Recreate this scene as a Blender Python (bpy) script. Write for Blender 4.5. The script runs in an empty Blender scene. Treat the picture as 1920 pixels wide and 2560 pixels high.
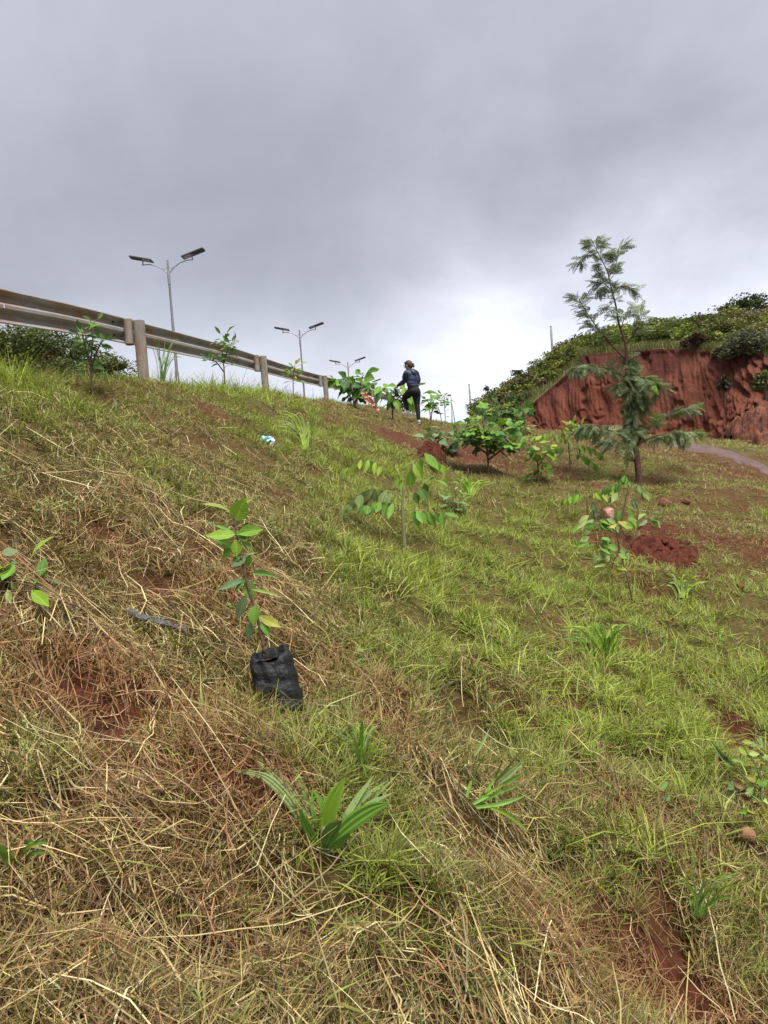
import bpy, math, random
import numpy as np
from mathutils import Vector, Matrix

# ------------------------------------------------------------------ camera, sky, sun, exposure
SC = bpy.context.scene
COL = SC.collection
F_PX = 1923.0
PITCH, ROLL = math.radians(-2.0), math.radians(4.3)
FWD = np.array([0, math.cos(PITCH), math.sin(PITCH)])
UP0 = np.array([0, -math.sin(PITCH), math.cos(PITCH)])
XR = np.array([1.0, 0, 0])
RIMG = math.cos(ROLL) * XR - math.sin(ROLL) * UP0
UIMG = math.sin(ROLL) * XR + math.cos(ROLL) * UP0
cam_d = bpy.data.cameras.new('camera')
cam = bpy.data.objects.new('camera', cam_d)
COL.objects.link(cam)
cam_d.sensor_fit = 'VERTICAL'
cam_d.sensor_height = 34.6
cam_d.lens = 34.6 * F_PX / 2560
cam_d.clip_start, cam_d.clip_end = 0.05, 3000
cam.matrix_world = Matrix(((RIMG[0], UIMG[0], -FWD[0], 0), (RIMG[1], UIMG[1], -FWD[1], 0), (RIMG[2], UIMG[2], -FWD[2], 0), (0, 0, 0, 1)))
SC.camera = cam

SUN_EL, SUN_AZ = math.radians(66), math.radians(150)          # azimuth from +Y towards +X
W = bpy.data.worlds.new('World')
SC.world = W
W.use_nodes = True
EXPO = 2.15
SUN_STR = 1.5
SKY_K = 1.3


def build_world():
    nt = W.node_tree
    N, L = nt.nodes, nt.links
    N.clear()
    out = N.new('ShaderNodeOutputWorld')
    bg = N.new('ShaderNodeBackground')
    bg.inputs['Strength'].default_value = 0.1
    L.new(bg.outputs[0], out.inputs[0])
    sky = N.new('ShaderNodeTexSky')
    sky.sky_type = 'NISHITA'
    sky.sun_disc = False
    sky.sun_elevation = SUN_EL
    sky.sun_rotation = SUN_AZ
    tc = N.new('ShaderNodeTexCoord')
    sep = N.new('ShaderNodeSeparateXYZ')
    L.new(tc.outputs['Generated'], sep.inputs[0])

    def M(op, a, b=None, clamp=False):
        n = N.new('ShaderNodeMath')
        n.operation = op
        n.use_clamp = clamp
        for i, v in enumerate((a, b)):
            if v is None:
                continue
            if isinstance(v, (int, float)):
                n.inputs[i].default_value = v
            else:
                L.new(v, n.inputs[i])
        return n.outputs[0]
    # flat cloud deck: direction projected to a layer overhead
    zc = M('ADD', M('MAXIMUM', sep.outputs[2], 0.0), 0.55)
    cx, cy = M('DIVIDE', sep.outputs[0], zc), M('DIVIDE', sep.outputs[1], zc)
    cmb = N.new('ShaderNodeCombineXYZ')
    L.new(cx, cmb.inputs[0])
    L.new(cy, cmb.inputs[1])

    def noise(scale, detail, rough, dist=0.0, off=0.0):
        mp = N.new('ShaderNodeMapping')
        mp.inputs['Location'].default_value = (off, off * 0.7, off * 0.3)
        L.new(cmb.outputs[0], mp.inputs[0])
        n = N.new('ShaderNodeTexNoise')
        n.inputs['Scale'].default_value = scale
        n.inputs['Detail'].default_value = detail
        n.inputs['Roughness'].default_value = rough
        n.inputs['Distortion'].default_value = dist
        L.new(mp.outputs[0], n.inputs[0])
        return n.outputs[0]
    big = noise(1.15, 3, 0.5, 0.3, 3.1)
    med = noise(3.6, 5, 0.55, 0.2, 7.7)
    mid = noise(2.2, 6, 0.6, 0.5, 12.3)
    # elevation profile of this overcast: paler towards the horizon, a darker band under the main deck
    ramp = N.new('ShaderNodeValToRGB')
    el = M('ADD', sep.outputs[2], M('MULTIPLY', M('SUBTRACT', big, 0.5), 0.12))
    L.new(el, ramp.inputs[0])
    cr = ramp.color_ramp
    stops = [(0.0, .62), (0.10, .60), (0.18, .50), (0.27, .345), (0.36, .32), (0.50, .385), (1.0, .43)]
    cr.elements[0].position, cr.elements[1].position = stops[0][0], stops[-1][0]
    for p, v in stops[1:-1]:
        cr.elements.new(p)
    for e, (p, v) in zip(cr.elements, stops):
        e.position = p
        e.color = (v, v, v, 1)
    bw = N.new('ShaderNodeRGBToBW')
    L.new(ramp.outputs[0], bw.inputs[0])
    val = bw.outputs[0]
    val = M('MULTIPLY', val, M('ADD', 0.74, M('MULTIPLY', big, 0.48)))
    val = M('MULTIPLY', val, M('ADD', 0.83, M('MULTIPLY', mid, 0.34)))
    val = M('MULTIPLY', val, M('ADD', 0.79, M('MULTIPLY', med, 0.42)))

    def lobe(px, py, power, amp, stretch):
        d = FWD + (px - 960) / F_PX * RIMG + (1280 - py) / F_PX * UIMG
        d = d / np.linalg.norm(d)
        dot = N.new('ShaderNodeVectorMath')
        dot.operation = 'DOT_PRODUCT'
        L.new(tc.outputs['Generated'], dot.inputs[0])
        dot.inputs[1].default_value = tuple(d)
        g = M('POWER', M('MAXIMUM', dot.outputs['Value'], 0.0), power)
        return M('MULTIPLY', g, M('MULTIPLY', amp, M('ADD', 0.2, M('MULTIPLY', M('SUBTRACT', med, 0.2), stretch))))
    # thin place in the cloud deck low ahead
    val = M('ADD', val, lobe(1170, 835, 170, .15, 2.8))
    val = M('ADD', val, lobe(1820, 760, 22, .17, 2.4))
    tint = N.new('ShaderNodeCombineXYZ')
    warm = M('MULTIPLY', M('SUBTRACT', val, 0.4), 0.16)
    L.new(M('MULTIPLY', val, M('ADD', 0.99, warm)), tint.inputs[0])
    L.new(M('MULTIPLY', val, M('ADD', 1.02, warm)), tint.inputs[1])
    L.new(M('MULTIPLY', val, 1.175), tint.inputs[2])
    sc = N.new('ShaderNodeVectorMath')
    sc.operation = 'SCALE'
    L.new(tint.outputs[0], sc.inputs[0])
    sc.inputs['Scale'].default_value = 10.0 * SKY_K * 2 ** (-EXPO)
    mix = N.new('ShaderNodeMix')
    mix.data_type = 'RGBA'
    mix.inputs[0].default_value = 0.97            # cloud cover over the clear sky
    L.new(sky.outputs[0], mix.inputs[6])
    L.new(sc.outputs[0], mix.inputs[7])
    L.new(mix.outputs[2], bg.inputs[0])


build_world()
sun_d = bpy.data.lights.new('sun', 'SUN')
sun_d.energy = SUN_STR
sun_d.angle = math.radians(34)
sun_d.color = (1.0, 0.975, 0.94)
sun = bpy.data.objects.new('sun', sun_d)
COL.objects.link(sun)
_sd = Vector((math.sin(SUN_AZ) * math.cos(SUN_EL), math.cos(SUN_AZ) * math.cos(SUN_EL), math.sin(SUN_EL)))
sun.rotation_euler = _sd.to_track_quat('Z', 'Y').to_euler()
sun.location = _sd * 50
vs = SC.view_settings
vs.view_transform = 'Standard'
vs.look = 'None'
vs.exposure = EXPO
vs.gamma = 1
vs.use_curve_mapping = False
SC.cycles.max_bounces = 8
SC.cycles.diffuse_bounces = 3
SC.cycles.transparent_max_bounces = 8

# ------------------------------------------------------------------ helpers
RS = np.random.RandomState(7)
rnd = random.Random(5)


def hash2(ix, iy, seed):
    with np.errstate(over='ignore'):
        h = (ix.astype(np.int64) * 374761393 + iy.astype(np.int64) * 668265263 + seed * 974711) & 0xffffffff
        h = ((h ^ (h >> 13)) * 1274126177) & 0xffffffff
        h = ((h ^ (h >> 16)) * 2246822519) & 0xffffffff
        h = h ^ (h >> 15)
    return (h & 0xffffff) / float(0xffffff)


def vnoise(x, y, seed=0):
    x, y = np.asarray(x, float), np.asarray(y, float)
    ix, iy = np.floor(x), np.floor(y)
    fx, fy = x - ix, y - iy
    fx = fx * fx * fx * (fx * (fx * 6 - 15) + 10)
    fy = fy * fy * fy * (fy * (fy * 6 - 15) + 10)
    a, b = hash2(ix, iy, seed), hash2(ix + 1, iy, seed)
    c, d = hash2(ix, iy + 1, seed), hash2(ix + 1, iy + 1, seed)
    return (a + (b - a) * fx) * (1 - fy) + (c + (d - c) * fx) * fy


def fbm(x, y, seed=0, octv=3):
    s, a, t = 0, 1.0, 0
    for i in range(octv):
        s = s + a * vnoise(x * 2 ** i + 17.3 * i, y * 2 ** i - 9.1 * i, seed + i)
        t += a
        a *= 0.5
    return s / t


def ray(px, py):
    return FWD + (px - 960) / F_PX * RIMG + (1280 - py) / F_PX * UIMG


def at(px, py, d):
    """world point seen at photo pixel (px, py), d metres ahead"""
    return ray(px, py) * d


ZR_Y = [-30, -10, 0, 6.3, 9.1, 14.5, 20.9, 31.7, 45, 70, 100, 400]
ZR_Z = [-1.9, -.4, .50, 1.10, 1.41, 1.88, 2.32, 3.2, 4.2, 5.2, 5.8, 6.0]
ZB_Y = [-30, 0, 2, 5, 8.5, 13, 20, 28, 38, 45, 60, 100, 400]
ZB_Z = [-3.5, -2.5, -2.2, -1.65, -.85, 0.0, 1.2, 1.75, 2.2, 3.0, 4.0, 4.8, 5.0]


def rail_x(Y):
    return -4.25 + .12 * np.asarray(Y, float)


def zr(Y):
    return np.interp(Y, ZR_Y, ZR_Z)


def zroad(Y):
    y = np.asarray(Y, float)
    return (zr(y - 2) + zr(y) + zr(y + 2)) / 3


DIPS = []


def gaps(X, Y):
    """1 on the hummocks, 0 in the hollows between them where the litter is thin and shade is painted in"""
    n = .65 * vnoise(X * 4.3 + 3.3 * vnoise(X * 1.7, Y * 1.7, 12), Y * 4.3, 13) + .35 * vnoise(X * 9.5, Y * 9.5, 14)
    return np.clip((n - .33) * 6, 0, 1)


def ground(X, Y):
    X, Y = np.asarray(X, float), np.asarray(Y, float)
    t = (X - rail_x(Y)) * .993
    top = zroad(Y)
    slope = top - np.maximum(t - .45, 0) * .53
    tt = np.clip(t, -5, 15)
    zb = (np.interp(Y - 1.5, ZB_Y, ZB_Z) + np.interp(Y, ZB_Y, ZB_Z) + np.interp(Y + 1.5, ZB_Y, ZB_Z)) / 3 - .14 * (tt - 5)
    k = .22
    z = np.log(np.exp(np.clip((slope - zb) / k, -60, 60)) + 1) * k + zb      # smooth maximum
    # crest rounded into the flat shoulder and road
    z = np.where(t < .45, np.minimum(z, top), z)
    z = np.minimum(z, top + .03)
    # bank beyond the far side of the road
    amp = np.interp(Y, [-20, 0, 20, 52, 68, 400], [3, 4, 5.0, 4.6, 0, 0])
    z = z + amp * np.clip((-14.5 - t) / 7.0, 0, 1) ** 1.2
    off = np.clip((t - .1) / .8, 0, 1)
    bumps = (vnoise(X * .55, Y * .55, 3) - .5) * .16 + (vnoise(X * 1.3, Y * 1.3, 4) - .5) * .14 + (vnoise(X * 2.2, Y * 2.2, 5) - .5) * .17 - .075 * (1 - gaps(X, Y)) * np.clip(9 / (np.abs(Y) + 4), 0, 1)
    z = z + bumps * off
    for (cx, cy, r, h) in DIPS:
        z = z + h * np.exp(-((X - cx) ** 2 + (Y - cy) ** 2) / r ** 2)
    return z


_T = np.concatenate([np.linspace(.6, 12, 3000), np.linspace(12, 120, 6000)])


def hit(px, py):
    r = ray(px, py)
    P = r[None, :] * _T[:, None]
    below = P[:, 2] < ground(P[:, 0], P[:, 1])
    if not below.any():
        i = int(np.argmin(P[:600, 2] - ground(P[:600, 0], P[:600, 1])))
        i = int(np.argmin(np.where(_T < 60, P[:, 2] - ground(P[:, 0], P[:, 1]), 99)))
    else:
        i = int(np.argmax(below))
    p = P[i]
    return np.array([p[0], p[1], float(ground(p[0], p[1]))])


def depth_of(P):
    return float(np.dot(P, FWD))


DIPS.append((*at(1700, 2500, 2.35)[:2], .25, -.10))
DIPS.append((*hit(480, 1640)[:2], .22, -.09))
DIPS.append((*hit(270, 1380)[:2], .3, -.07))


# ---- materials
def principled(name):
    m = bpy.data.materials.new(name)
    m.use_nodes = True
    nt = m.node_tree
    return m, nt, nt.nodes, nt.links, nt.nodes['Principled BSDF']


def mat_noise(name, c1, c2, rough=.7, scale=8, bump=.2, metallic=0, detail=5, spec=.4, coord='Object', c3=None, scale3=2.0, stretch=(1, 1, 1), lo=.35, hi=.65):
    m, nt, N, L, b = principled(name)
    tc = N.new('ShaderNodeTexCoord')
    mp = N.new('ShaderNodeMapping')
    mp.inputs['Scale'].default_value = stretch
    L.new(tc.outputs[coord], mp.inputs[0])
    n = N.new('ShaderNodeTexNoise')
    n.inputs['Scale'].default_value = scale
    n.inputs['Detail'].default_value = detail
    n.inputs['Roughness'].default_value = .6
    L.new(mp.outputs[0], n.inputs[0])
    r = N.new('ShaderNodeValToRGB')
    r.color_ramp.elements[0].position, r.color_ramp.elements[1].position = lo, hi
    r.color_ramp.elements[0].color, r.color_ramp.elements[1].color = (*c1, 1), (*c2, 1)
    L.new(n.outputs[0], r.inputs[0])
    colour = r.outputs[0]
    if c3 is not None:
        n2 = N.new('ShaderNodeTexNoise')
        n2.inputs['Scale'].default_value = scale3
        n2.inputs['Detail'].default_value = 6
        n2.inputs['Roughness'].default_value = .7
        L.new(mp.outputs[0], n2.inputs[0])
        r2 = N.new('ShaderNodeValToRGB')
        r2.color_ramp.elements[0].position, r2.color_ramp.elements[1].position = .48, .64
        L.new(n2.outputs[0], r2.inputs[0])
        mx = N.new('ShaderNodeMix')
        mx.data_type = 'RGBA'
        L.new(r2.outputs[0], mx.inputs[0])
        L.new(colour, mx.inputs[6])
        mx.inputs[7].default_value = (*c3, 1)
        colour = mx.outputs[2]
    L.new(colour, b.inputs['Base Color'])
    b.inputs['Roughness'].default_value = rough
    b.inputs['Metallic'].default_value = metallic
    b.inputs['Specular IOR Level'].default_value = spec
    if bump:
        bp = N.new('ShaderNodeBump')
        bp.inputs['Strength'].default_value = bump
        bp.inputs['Distance'].default_value = .02
        L.new(n.outputs[0], bp.inputs['Height'])
        L.new(bp.outputs[0], b.inputs['Normal'])
    return m


def mat_blades(name, transl, rough=.55, spec=.3):
    """colour of each blade or leaf from its own attribute, with some light passing through"""
    m, nt, N, L, b = principled(name)
    a = N.new('ShaderNodeAttribute')
    a.attribute_name = 'Col'
    L.new(a.outputs['Color'], b.inputs['Base Color'])
    b.inputs['Roughness'].default_value = rough
    b.inputs['Specular IOR Level'].default_value = spec
    if transl > 0:
        t = N.new('ShaderNodeBsdfTranslucent')
        L.new(a.outputs['Color'], t.inputs[0])
        mx = N.new('ShaderNodeMixShader')
        mx.inputs[0].default_value = transl
        L.new(b.outputs[0], mx.inputs[1])
        L.new(t.outputs[0], mx.inputs[2])
        L.new(mx.outputs[0], N['Material Output'].inputs[0])
    return m


def mat_leaf(name, transl=.3, rough=.42, veins=True):
    m, nt, N, L, b = principled(name)
    oi = N.new('ShaderNodeObjectInfo')
    tc = N.new('ShaderNodeTexCoord')
    sep = N.new('ShaderNodeSeparateXYZ')
    L.new(tc.outputs['Object'], sep.inputs[0])

    def M(op, x, y=None, clamp=False):
        n = N.new('ShaderNodeMath')
        n.operation = op
        n.use_clamp = clamp
        for i, v in enumerate((x, y)):
            if v is None:
                continue
            if isinstance(v, (int, float)):
                n.inputs[i].default_value = v
            else:
                L.new(v, n.inputs[i])
        return n.outputs[0]
    ns = N.new('ShaderNodeTexNoise')
    ns.inputs['Scale'].default_value = 4
    ns.inputs['Detail'].default_value = 4
    L.new(tc.outputs['Object'], ns.inputs[0])
    f = M('ADD', .72, M('MULTIPLY', ns.outputs[0], .56))
    hgt = ns.outputs[0]
    if veins:
        ax = M('ABSOLUTE', sep.outputs[0])
        rib = M('SUBTRACT', 1.0, M('DIVIDE', ax, .035), True)
        side = M('SINE', M('MULTIPLY', M('SUBTRACT', sep.outputs[1], M('MULTIPLY', ax, .55)), 62.0))
        side = M('POWER', M('MAXIMUM', side, 0.0), 6.0)
        f = M('ADD', f, M('ADD', M('MULTIPLY', rib, .45), M('MULTIPLY', side, .16)))
        hgt = M('SUBTRACT', 1.0, M('ADD', rib, side))
    # yellowed and browned blotches, different on each leaf
    nb = N.new('ShaderNodeTexNoise')
    nb.noise_dimensions = '4D'
    nb.inputs['Scale'].default_value = 5.5
    nb.inputs['Detail'].default_value = 5
    L.new(tc.outputs['Object'], nb.inputs['Vector'])
    L.new(M('MULTIPLY', oi.outputs['Random'], 40.0), nb.inputs['W'])
    blotch = M('MULTIPLY', M('SUBTRACT', nb.outputs[0], .60), 5.0, True)
    mb = N.new('ShaderNodeMix')
    mb.data_type = 'RGBA'
    L.new(M('MULTIPLY', blotch, .75), mb.inputs[0])
    L.new(oi.outputs['Color'], mb.inputs[6])
    mb.inputs[7].default_value = (.20, .15, .04, 1)
    sc = N.new('ShaderNodeVectorMath')
    sc.operation = 'SCALE'
    L.new(mb.outputs[2], sc.inputs[0])
    L.new(f, sc.inputs['Scale'])
    L.new(sc.outputs[0], b.inputs['Base Color'])
    b.inputs['Roughness'].default_value = rough + .08
    b.inputs['Specular IOR Level'].default_value = .25
    bp = N.new('ShaderNodeBump')
    bp.inputs['Strength'].default_value = .35
    bp.inputs['Distance'].default_value = .01
    L.new(hgt, bp.inputs['Height'])
    L.new(bp.outputs[0], b.inputs['Normal'])
    t = N.new('ShaderNodeBsdfTranslucent')
    L.new(sc.outputs[0], t.inputs[0])
    mx = N.new('ShaderNodeMixShader')
    mx.inputs[0].default_value = transl
    L.new(b.outputs[0], mx.inputs[1])
    L.new(t.outputs[0], mx.inputs[2])
    L.new(mx.outputs[0], N['Material Output'].inputs[0])
    return m


# ---- objects
def mesh_from(name, verts, faces, mat=None, smooth=False, cols=None):
    me = bpy.data.meshes.new(name)
    me.from_pydata([tuple(map(float, v)) for v in verts], [], [tuple(map(int, f)) for f in faces])
    if mat:
        me.materials.append(mat)
    if smooth:
        me.polygons.foreach_set('use_smooth', np.ones(len(me.polygons), bool))
    if cols is not None:
        set_cols(me, cols)
    me.update()
    return me


def set_cols(me, cols):
    a = me.color_attributes.new('Col', 'FLOAT_COLOR', 'POINT')
    c = np.ones((len(cols), 4), np.float32)
    c[:, :3] = cols
    a.data.foreach_set('color', c.ravel())


def big_mesh(name, V, quads, mat, cols=None, tris=None, smooth=False):
    me = bpy.data.meshes.new(name)
    V = np.asarray(V, np.float32)
    me.vertices.add(len(V))
    me.vertices.foreach_set('co', V.ravel())
    nq = 0 if quads is None else len(quads)
    ntr = 0 if tris is None else len(tris)
    me.loops.add(nq * 4 + ntr * 3)
    me.polygons.add(nq + ntr)
    idx = []
    if nq:
        idx.append(np.asarray(quads, np.int32).ravel())
    if ntr:
        idx.append(np.asarray(tris, np.int32).ravel())
    me.loops.foreach_set('vertex_index', np.concatenate(idx))
    st = np.concatenate([np.arange(nq) * 4, nq * 4 + np.arange(ntr) * 3]).astype(np.int32)
    me.polygons.foreach_set('loop_start', st)
    if smooth:
        me.polygons.foreach_set('use_smooth', np.ones(nq + ntr, bool))
    me.materials.append(mat)
    me.update(calc_edges=True)
    if cols is not None:
        set_cols(me, cols)
    return me


def link(name, data, parent=None, loc=None):
    o = bpy.data.objects.new(name, data)
    COL.objects.link(o)
    if parent is not None:
        o.parent = parent
    if loc is not None:
        o.location = tuple(map(float, loc))
    return o


def tag(o, label=None, cat=None, group=None, kind=None):
    if label:
        o['label'] = label
    if cat:
        o['category'] = cat
    if group:
        o['group'] = group
    if kind:
        o['kind'] = kind
    return o


def thing(name, label, cat, loc, group=None):
    o = link(name, None, None, loc)
    o.empty_display_size = .1
    return tag(o, label, cat, group)


def unit(v):
    v = np.asarray(v, float)
    n = np.linalg.norm(v)
    return v / n if n > 1e-9 else v


def tube(pts, radii, sides=6, cap=True):
    pts = [np.asarray(p, float) for p in pts]
    n = len(pts)
    if isinstance(radii, (int, float)):
        radii = [radii] * n
    V, Fc = [], []
    prev = None
    for i in range(n):
        d = unit(pts[min(i + 1, n - 1)] - pts[max(i - 1, 0)])
        if prev is None:
            h = np.array([0, 0, 1.0]) if abs(d[2]) < .9 else np.array([1.0, 0, 0])
            x = unit(np.cross(h, d))
        else:
            x = unit(prev - d * np.dot(prev, d))
        prev = x
        y = np.cross(d, x)
        r = radii[i]
        rx, ry = (r, r) if np.isscalar(r) else r
        for k in range(sides):
            a = 2 * math.pi * k / sides
            V.append(pts[i] + x * math.cos(a) * rx + y * math.sin(a) * ry)
    for i in range(n - 1):
        for k in range(sides):
            k2 = (k + 1) % sides
            Fc.append((i * sides + k, i * sides + k2, (i + 1) * sides + k2, (i + 1) * sides + k))
    if cap:
        Fc.append(tuple(range(sides))[::-1])
        Fc.append(tuple((n - 1) * sides + k for k in range(sides)))
    return V, Fc


def join(*parts):
    V, Fc = [], []
    for v, f in parts:
        o = len(V)
        V += list(v)
        Fc += [tuple(i + o for i in q) for q in f]
    return V, Fc


def spline(pts, n=16):
    """Catmull-Rom through points"""
    P = np.asarray(pts, float)
    if len(P) < 3:
        return np.array([P[0] + (P[-1] - P[0]) * t for t in np.linspace(0, 1, n)])
    Q = np.vstack([2 * P[0] - P[1], P, 2 * P[-1] - P[-2]])
    out = []
    m = len(P) - 1
    for u in np.linspace(0, m - 1e-6, n):
        i = int(u)
        t = u - i
        a, b, c, d = Q[i], Q[i + 1], Q[i + 2], Q[i + 3]
        out.append(.5 * ((2 * b) + (c - a) * t + (2 * a - 5 * b + 4 * c - d) * t * t + (3 * b - a - 3 * c + d) * t ** 3))
    return np.array(out)


def box(c, s, R=None):
    c, s = np.asarray(c, float), np.asarray(s, float) / 2
    R = np.eye(3) if R is None else np.asarray(R)
    V = [c + R @ (s * np.array(k)) for k in [(-1, -1, -1), (1, -1, -1), (1, 1, -1), (-1, 1, -1), (-1, -1, 1), (1, -1, 1), (1, 1, 1), (-1, 1, 1)]]
    return V, [(0, 3, 2, 1), (4, 5, 6, 7), (0, 1, 5, 4), (1, 2, 6, 5), (2, 3, 7, 6), (3, 0, 4, 7)]


# ------------------------------------------------------------------ materials used
M_SOIL = None
M_GRASS = mat_blades('grass_blades', .35, .5, .35)
M_STRAW = mat_blades('dry_straw', .15, .6, .3)
M_SCRUB = mat_blades('scrub_leaves', .25, .6, .2)
M_LEAF = mat_leaf('leaf_surface')
M_LEAFDULL = mat_leaf('frond_surface', .35, .55, False)
M_BARK = mat_noise('young_bark', (.06, .035, .022), (.16, .10, .065), .8, 60, .4)
M_GREENSTEM = mat_noise('green_stem', (.12, .13, .05), (.22, .20, .10), .7, 50, .2)
M_TREEBARK = mat_noise('reddish_bark', (.05, .022, .016), (.13, .06, .042), .85, 30, .5)
M_REDSOIL = mat_noise('fresh_red_soil', (.045, .012, .007), (.115, .03, .016), .9, 18, .8, spec=.2)
M_ROCK = mat_noise('pink_rock', (.30, .13, .09), (.52, .30, .23), .8, 14, .6)
M_CLOD = mat_noise('red_clod', (.08, .025, .015), (.22, .085, .05), .9, 12, .8)


# ------------------------------------------------------------------ ground sheet
def axis(lo_far, lo, hi, hi_far, step, grow):
    a = list(np.arange(lo, hi, step))
    s, x = step, a[-1]
    while x < hi_far:
        s *= grow
        x += s
        a.append(x)
    s, x = step, a[0]
    while x > lo_far:
        s *= grow
        x -= s
        a.insert(0, x)
    return np.array(a)


BLOBS = []


def blob(kind, px, py, rx, ry, amt):
    c = hit(px, py)
    d = depth_of(c)
    side = rx * d / F_PX
    a, b = hit(px, py - ry), hit(px, py + ry)
    along = min(max(np.linalg.norm(a[:2] - c[:2]), np.linalg.norm(b[:2] - c[:2]) * .8, .05), side * 4 + .5)
    u = unit(c[:2])
    BLOBS.append((kind, c[0], c[1], u, side, along, amt))


for a in [(700, 1010, 150, 40, .8), (560, 965, 220, 25, .7), (1150, 1480, 240, 110, 1.), (1440, 1470, 190, 140, 1.1), (1700, 1690, 180, 100, 1.1),
          (1050, 1290, 130, 70, .8), (820, 1085, 130, 50, .9), (1330, 1330, 140, 60, .7), (790, 1880, 130, 60, .4), (1680, 2190, 220, 100, .5),
          (950, 2180, 180, 80, .35), (110, 1930, 90, 60, .5), (920, 1400, 110, 50, .6), (1830, 1620, 150, 90, .8), (430, 1250, 80, 40, .6),
          (1250, 1580, 150, 80, .6), (1010, 1180, 120, 40, .7), (1560, 1600, 160, 90, .8), (60, 1000, 150, 30, .4),
          (450, 1640, 70, 35, .35), (1700, 1460, 150, 40, .35), (250, 1010, 150, 30, .35), (900, 1180, 70, 60, .5), (860, 1760, 60, 40, .3), (1720, 1240, 220, 50, .45), (1820, 1450, 180, 70, .5), (1560, 1190, 120, 30, .4), (1350, 1260, 120, 30, .4), (1850, 1120, 120, 15, .5)]:
    blob('g', *a)
for a in [(400, 1130, 330, 110, .9), (350, 1600, 330, 80, .9), (300, 2200, 340, 230, 1.), (1150, 2000, 150, 100, .8), (1250, 2350, 200, 150, .8),
          (700, 1500, 220, 80, .8), (100, 1120, 160, 140, .7), (560, 1360, 160, 60, .6), (850, 2450, 250, 80, .7), (120, 1850, 150, 80, .5), (1000, 1040, 150, 30, .4)]:
    blob('s', *a)
for a in [(230, 1700, 120, 50, .75), (930, 1690, 140, 50, .7), (960, 1830, 70, 35, .7), (1700, 2080, 150, 70, .7), (1500, 2000, 120, 50, .6),
          (600, 1950, 110, 60, .9), (1690, 2500, 140, 60, 1.6), (1830, 1840, 55, 40, .9), (550, 1790, 180, 35, .5), (1800, 1350, 130, 18, .75),
          (260, 1360, 130, 35, .6), (1190, 1150, 55, 14, 1.0), (1400, 1180, 120, 20, .3), (1740, 1220, 130, 25, .3), (1000, 1105, 40, 10, .6), (1620, 1400, 90, 40, .7),
          (1420, 1650, 50, 35, .6), (250, 2010, 60, 30, .7), (60, 1750, 60, 40, .6), (1770, 1156, 100, 12, .55), (1850, 1186, 80, 12, .55), (350, 2380, 260, 120, .3), (700, 2400, 200, 90, .3), (480, 1480, 200, 50, .3), (1350, 2250, 150, 60, .3)]:
    blob('b', a[0], a[1], a[2] * 1.2, a[3] * 1.2, a[4] * 1.4)


def fields(X, Y):
    G = np.full(X.shape, .40) * np.clip(.35 + np.hypot(X, Y) / 5.5, .3, 1)
    S = np.full(X.shape, .45)
    B = np.full(X.shape, .0)
    for kind, cx, cy, u, side, along, amt in BLOBS:
        dx, dy = X - cx, Y - cy
        al = dx * u[0] + dy * u[1]
        la = -dx * u[1] + dy * u[0]
        w = amt * np.exp(-.9 * ((al / along) ** 2 + (la / side) ** 2))
        if kind == 'g':
            G = G + w
        elif kind == 's':
            S = S + w
        else:
            B = B + w
    n1 = fbm(X * .9, Y * .9, 21)
    n2 = fbm(X * 2.3, Y * 2.3, 31)
    n3 = fbm(X * 3.5, Y * 3.5, 41, 2)
    G = np.clip(G * (.2 + 1.6 * n1) * (.45 + 1.1 * n3), 0, 1.6)
    S = np.clip(S * (.4 + 1.2 * n2), 0, 1.6)
    B = np.clip(B * (.5 + 1.0 * n3) + np.clip((n2 - .60) * 4, 0, .6), 0, 1.5)
    return G, S, B


def fieldB(X, Y):
    return fields(X, Y)[2]


def mat_ground():
    m, nt, N, L, b = principled('red_brown_ground')
    a = N.new('ShaderNodeAttribute')
    a.attribute_name = 'Col'
    tc = N.new('ShaderNodeTexCoord')
    n = N.new('ShaderNodeTexNoise')
    n.inputs['Scale'].default_value = 26
    n.inputs['Detail'].default_value = 8
    n.inputs['Roughness'].default_value = .7
    L.new(tc.outputs['Object'], n.inputs[0])
    r = N.new('ShaderNodeValToRGB')
    r.color_ramp.elements[0].color, r.color_ramp.elements[1].color = (.45, .42, .4, 1), (1.5, 1.45, 1.4, 1)
    r.color_ramp.elements[0].position, r.color_ramp.elements[1].position = .3, .7
    L.new(n.outputs[0], r.inputs[0])
    mx = N.new('ShaderNodeMix')
    mx.data_type = 'RGBA'
    mx.blend_type = 'MULTIPLY'
    mx.inputs[0].default_value = 1
    L.new(a.outputs['Color'], mx.inputs[6])
    L.new(r.outputs[0], mx.inputs[7])
    L.new(mx.outputs[2], b.inputs['Base Color'])
    b.inputs['Roughness'].default_value = .9
    b.inputs['Specular IOR Level'].default_value = .2
    bp = N.new('ShaderNodeBump')
    bp.inputs['Strength'].default_value = .9
    bp.inputs['Distance'].default_value = .03
    L.new(n.outputs[0], bp.inputs['Height'])
    L.new(bp.outputs[0], b.inputs['Normal'])
    return m


M_GROUND = mat_ground()


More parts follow.
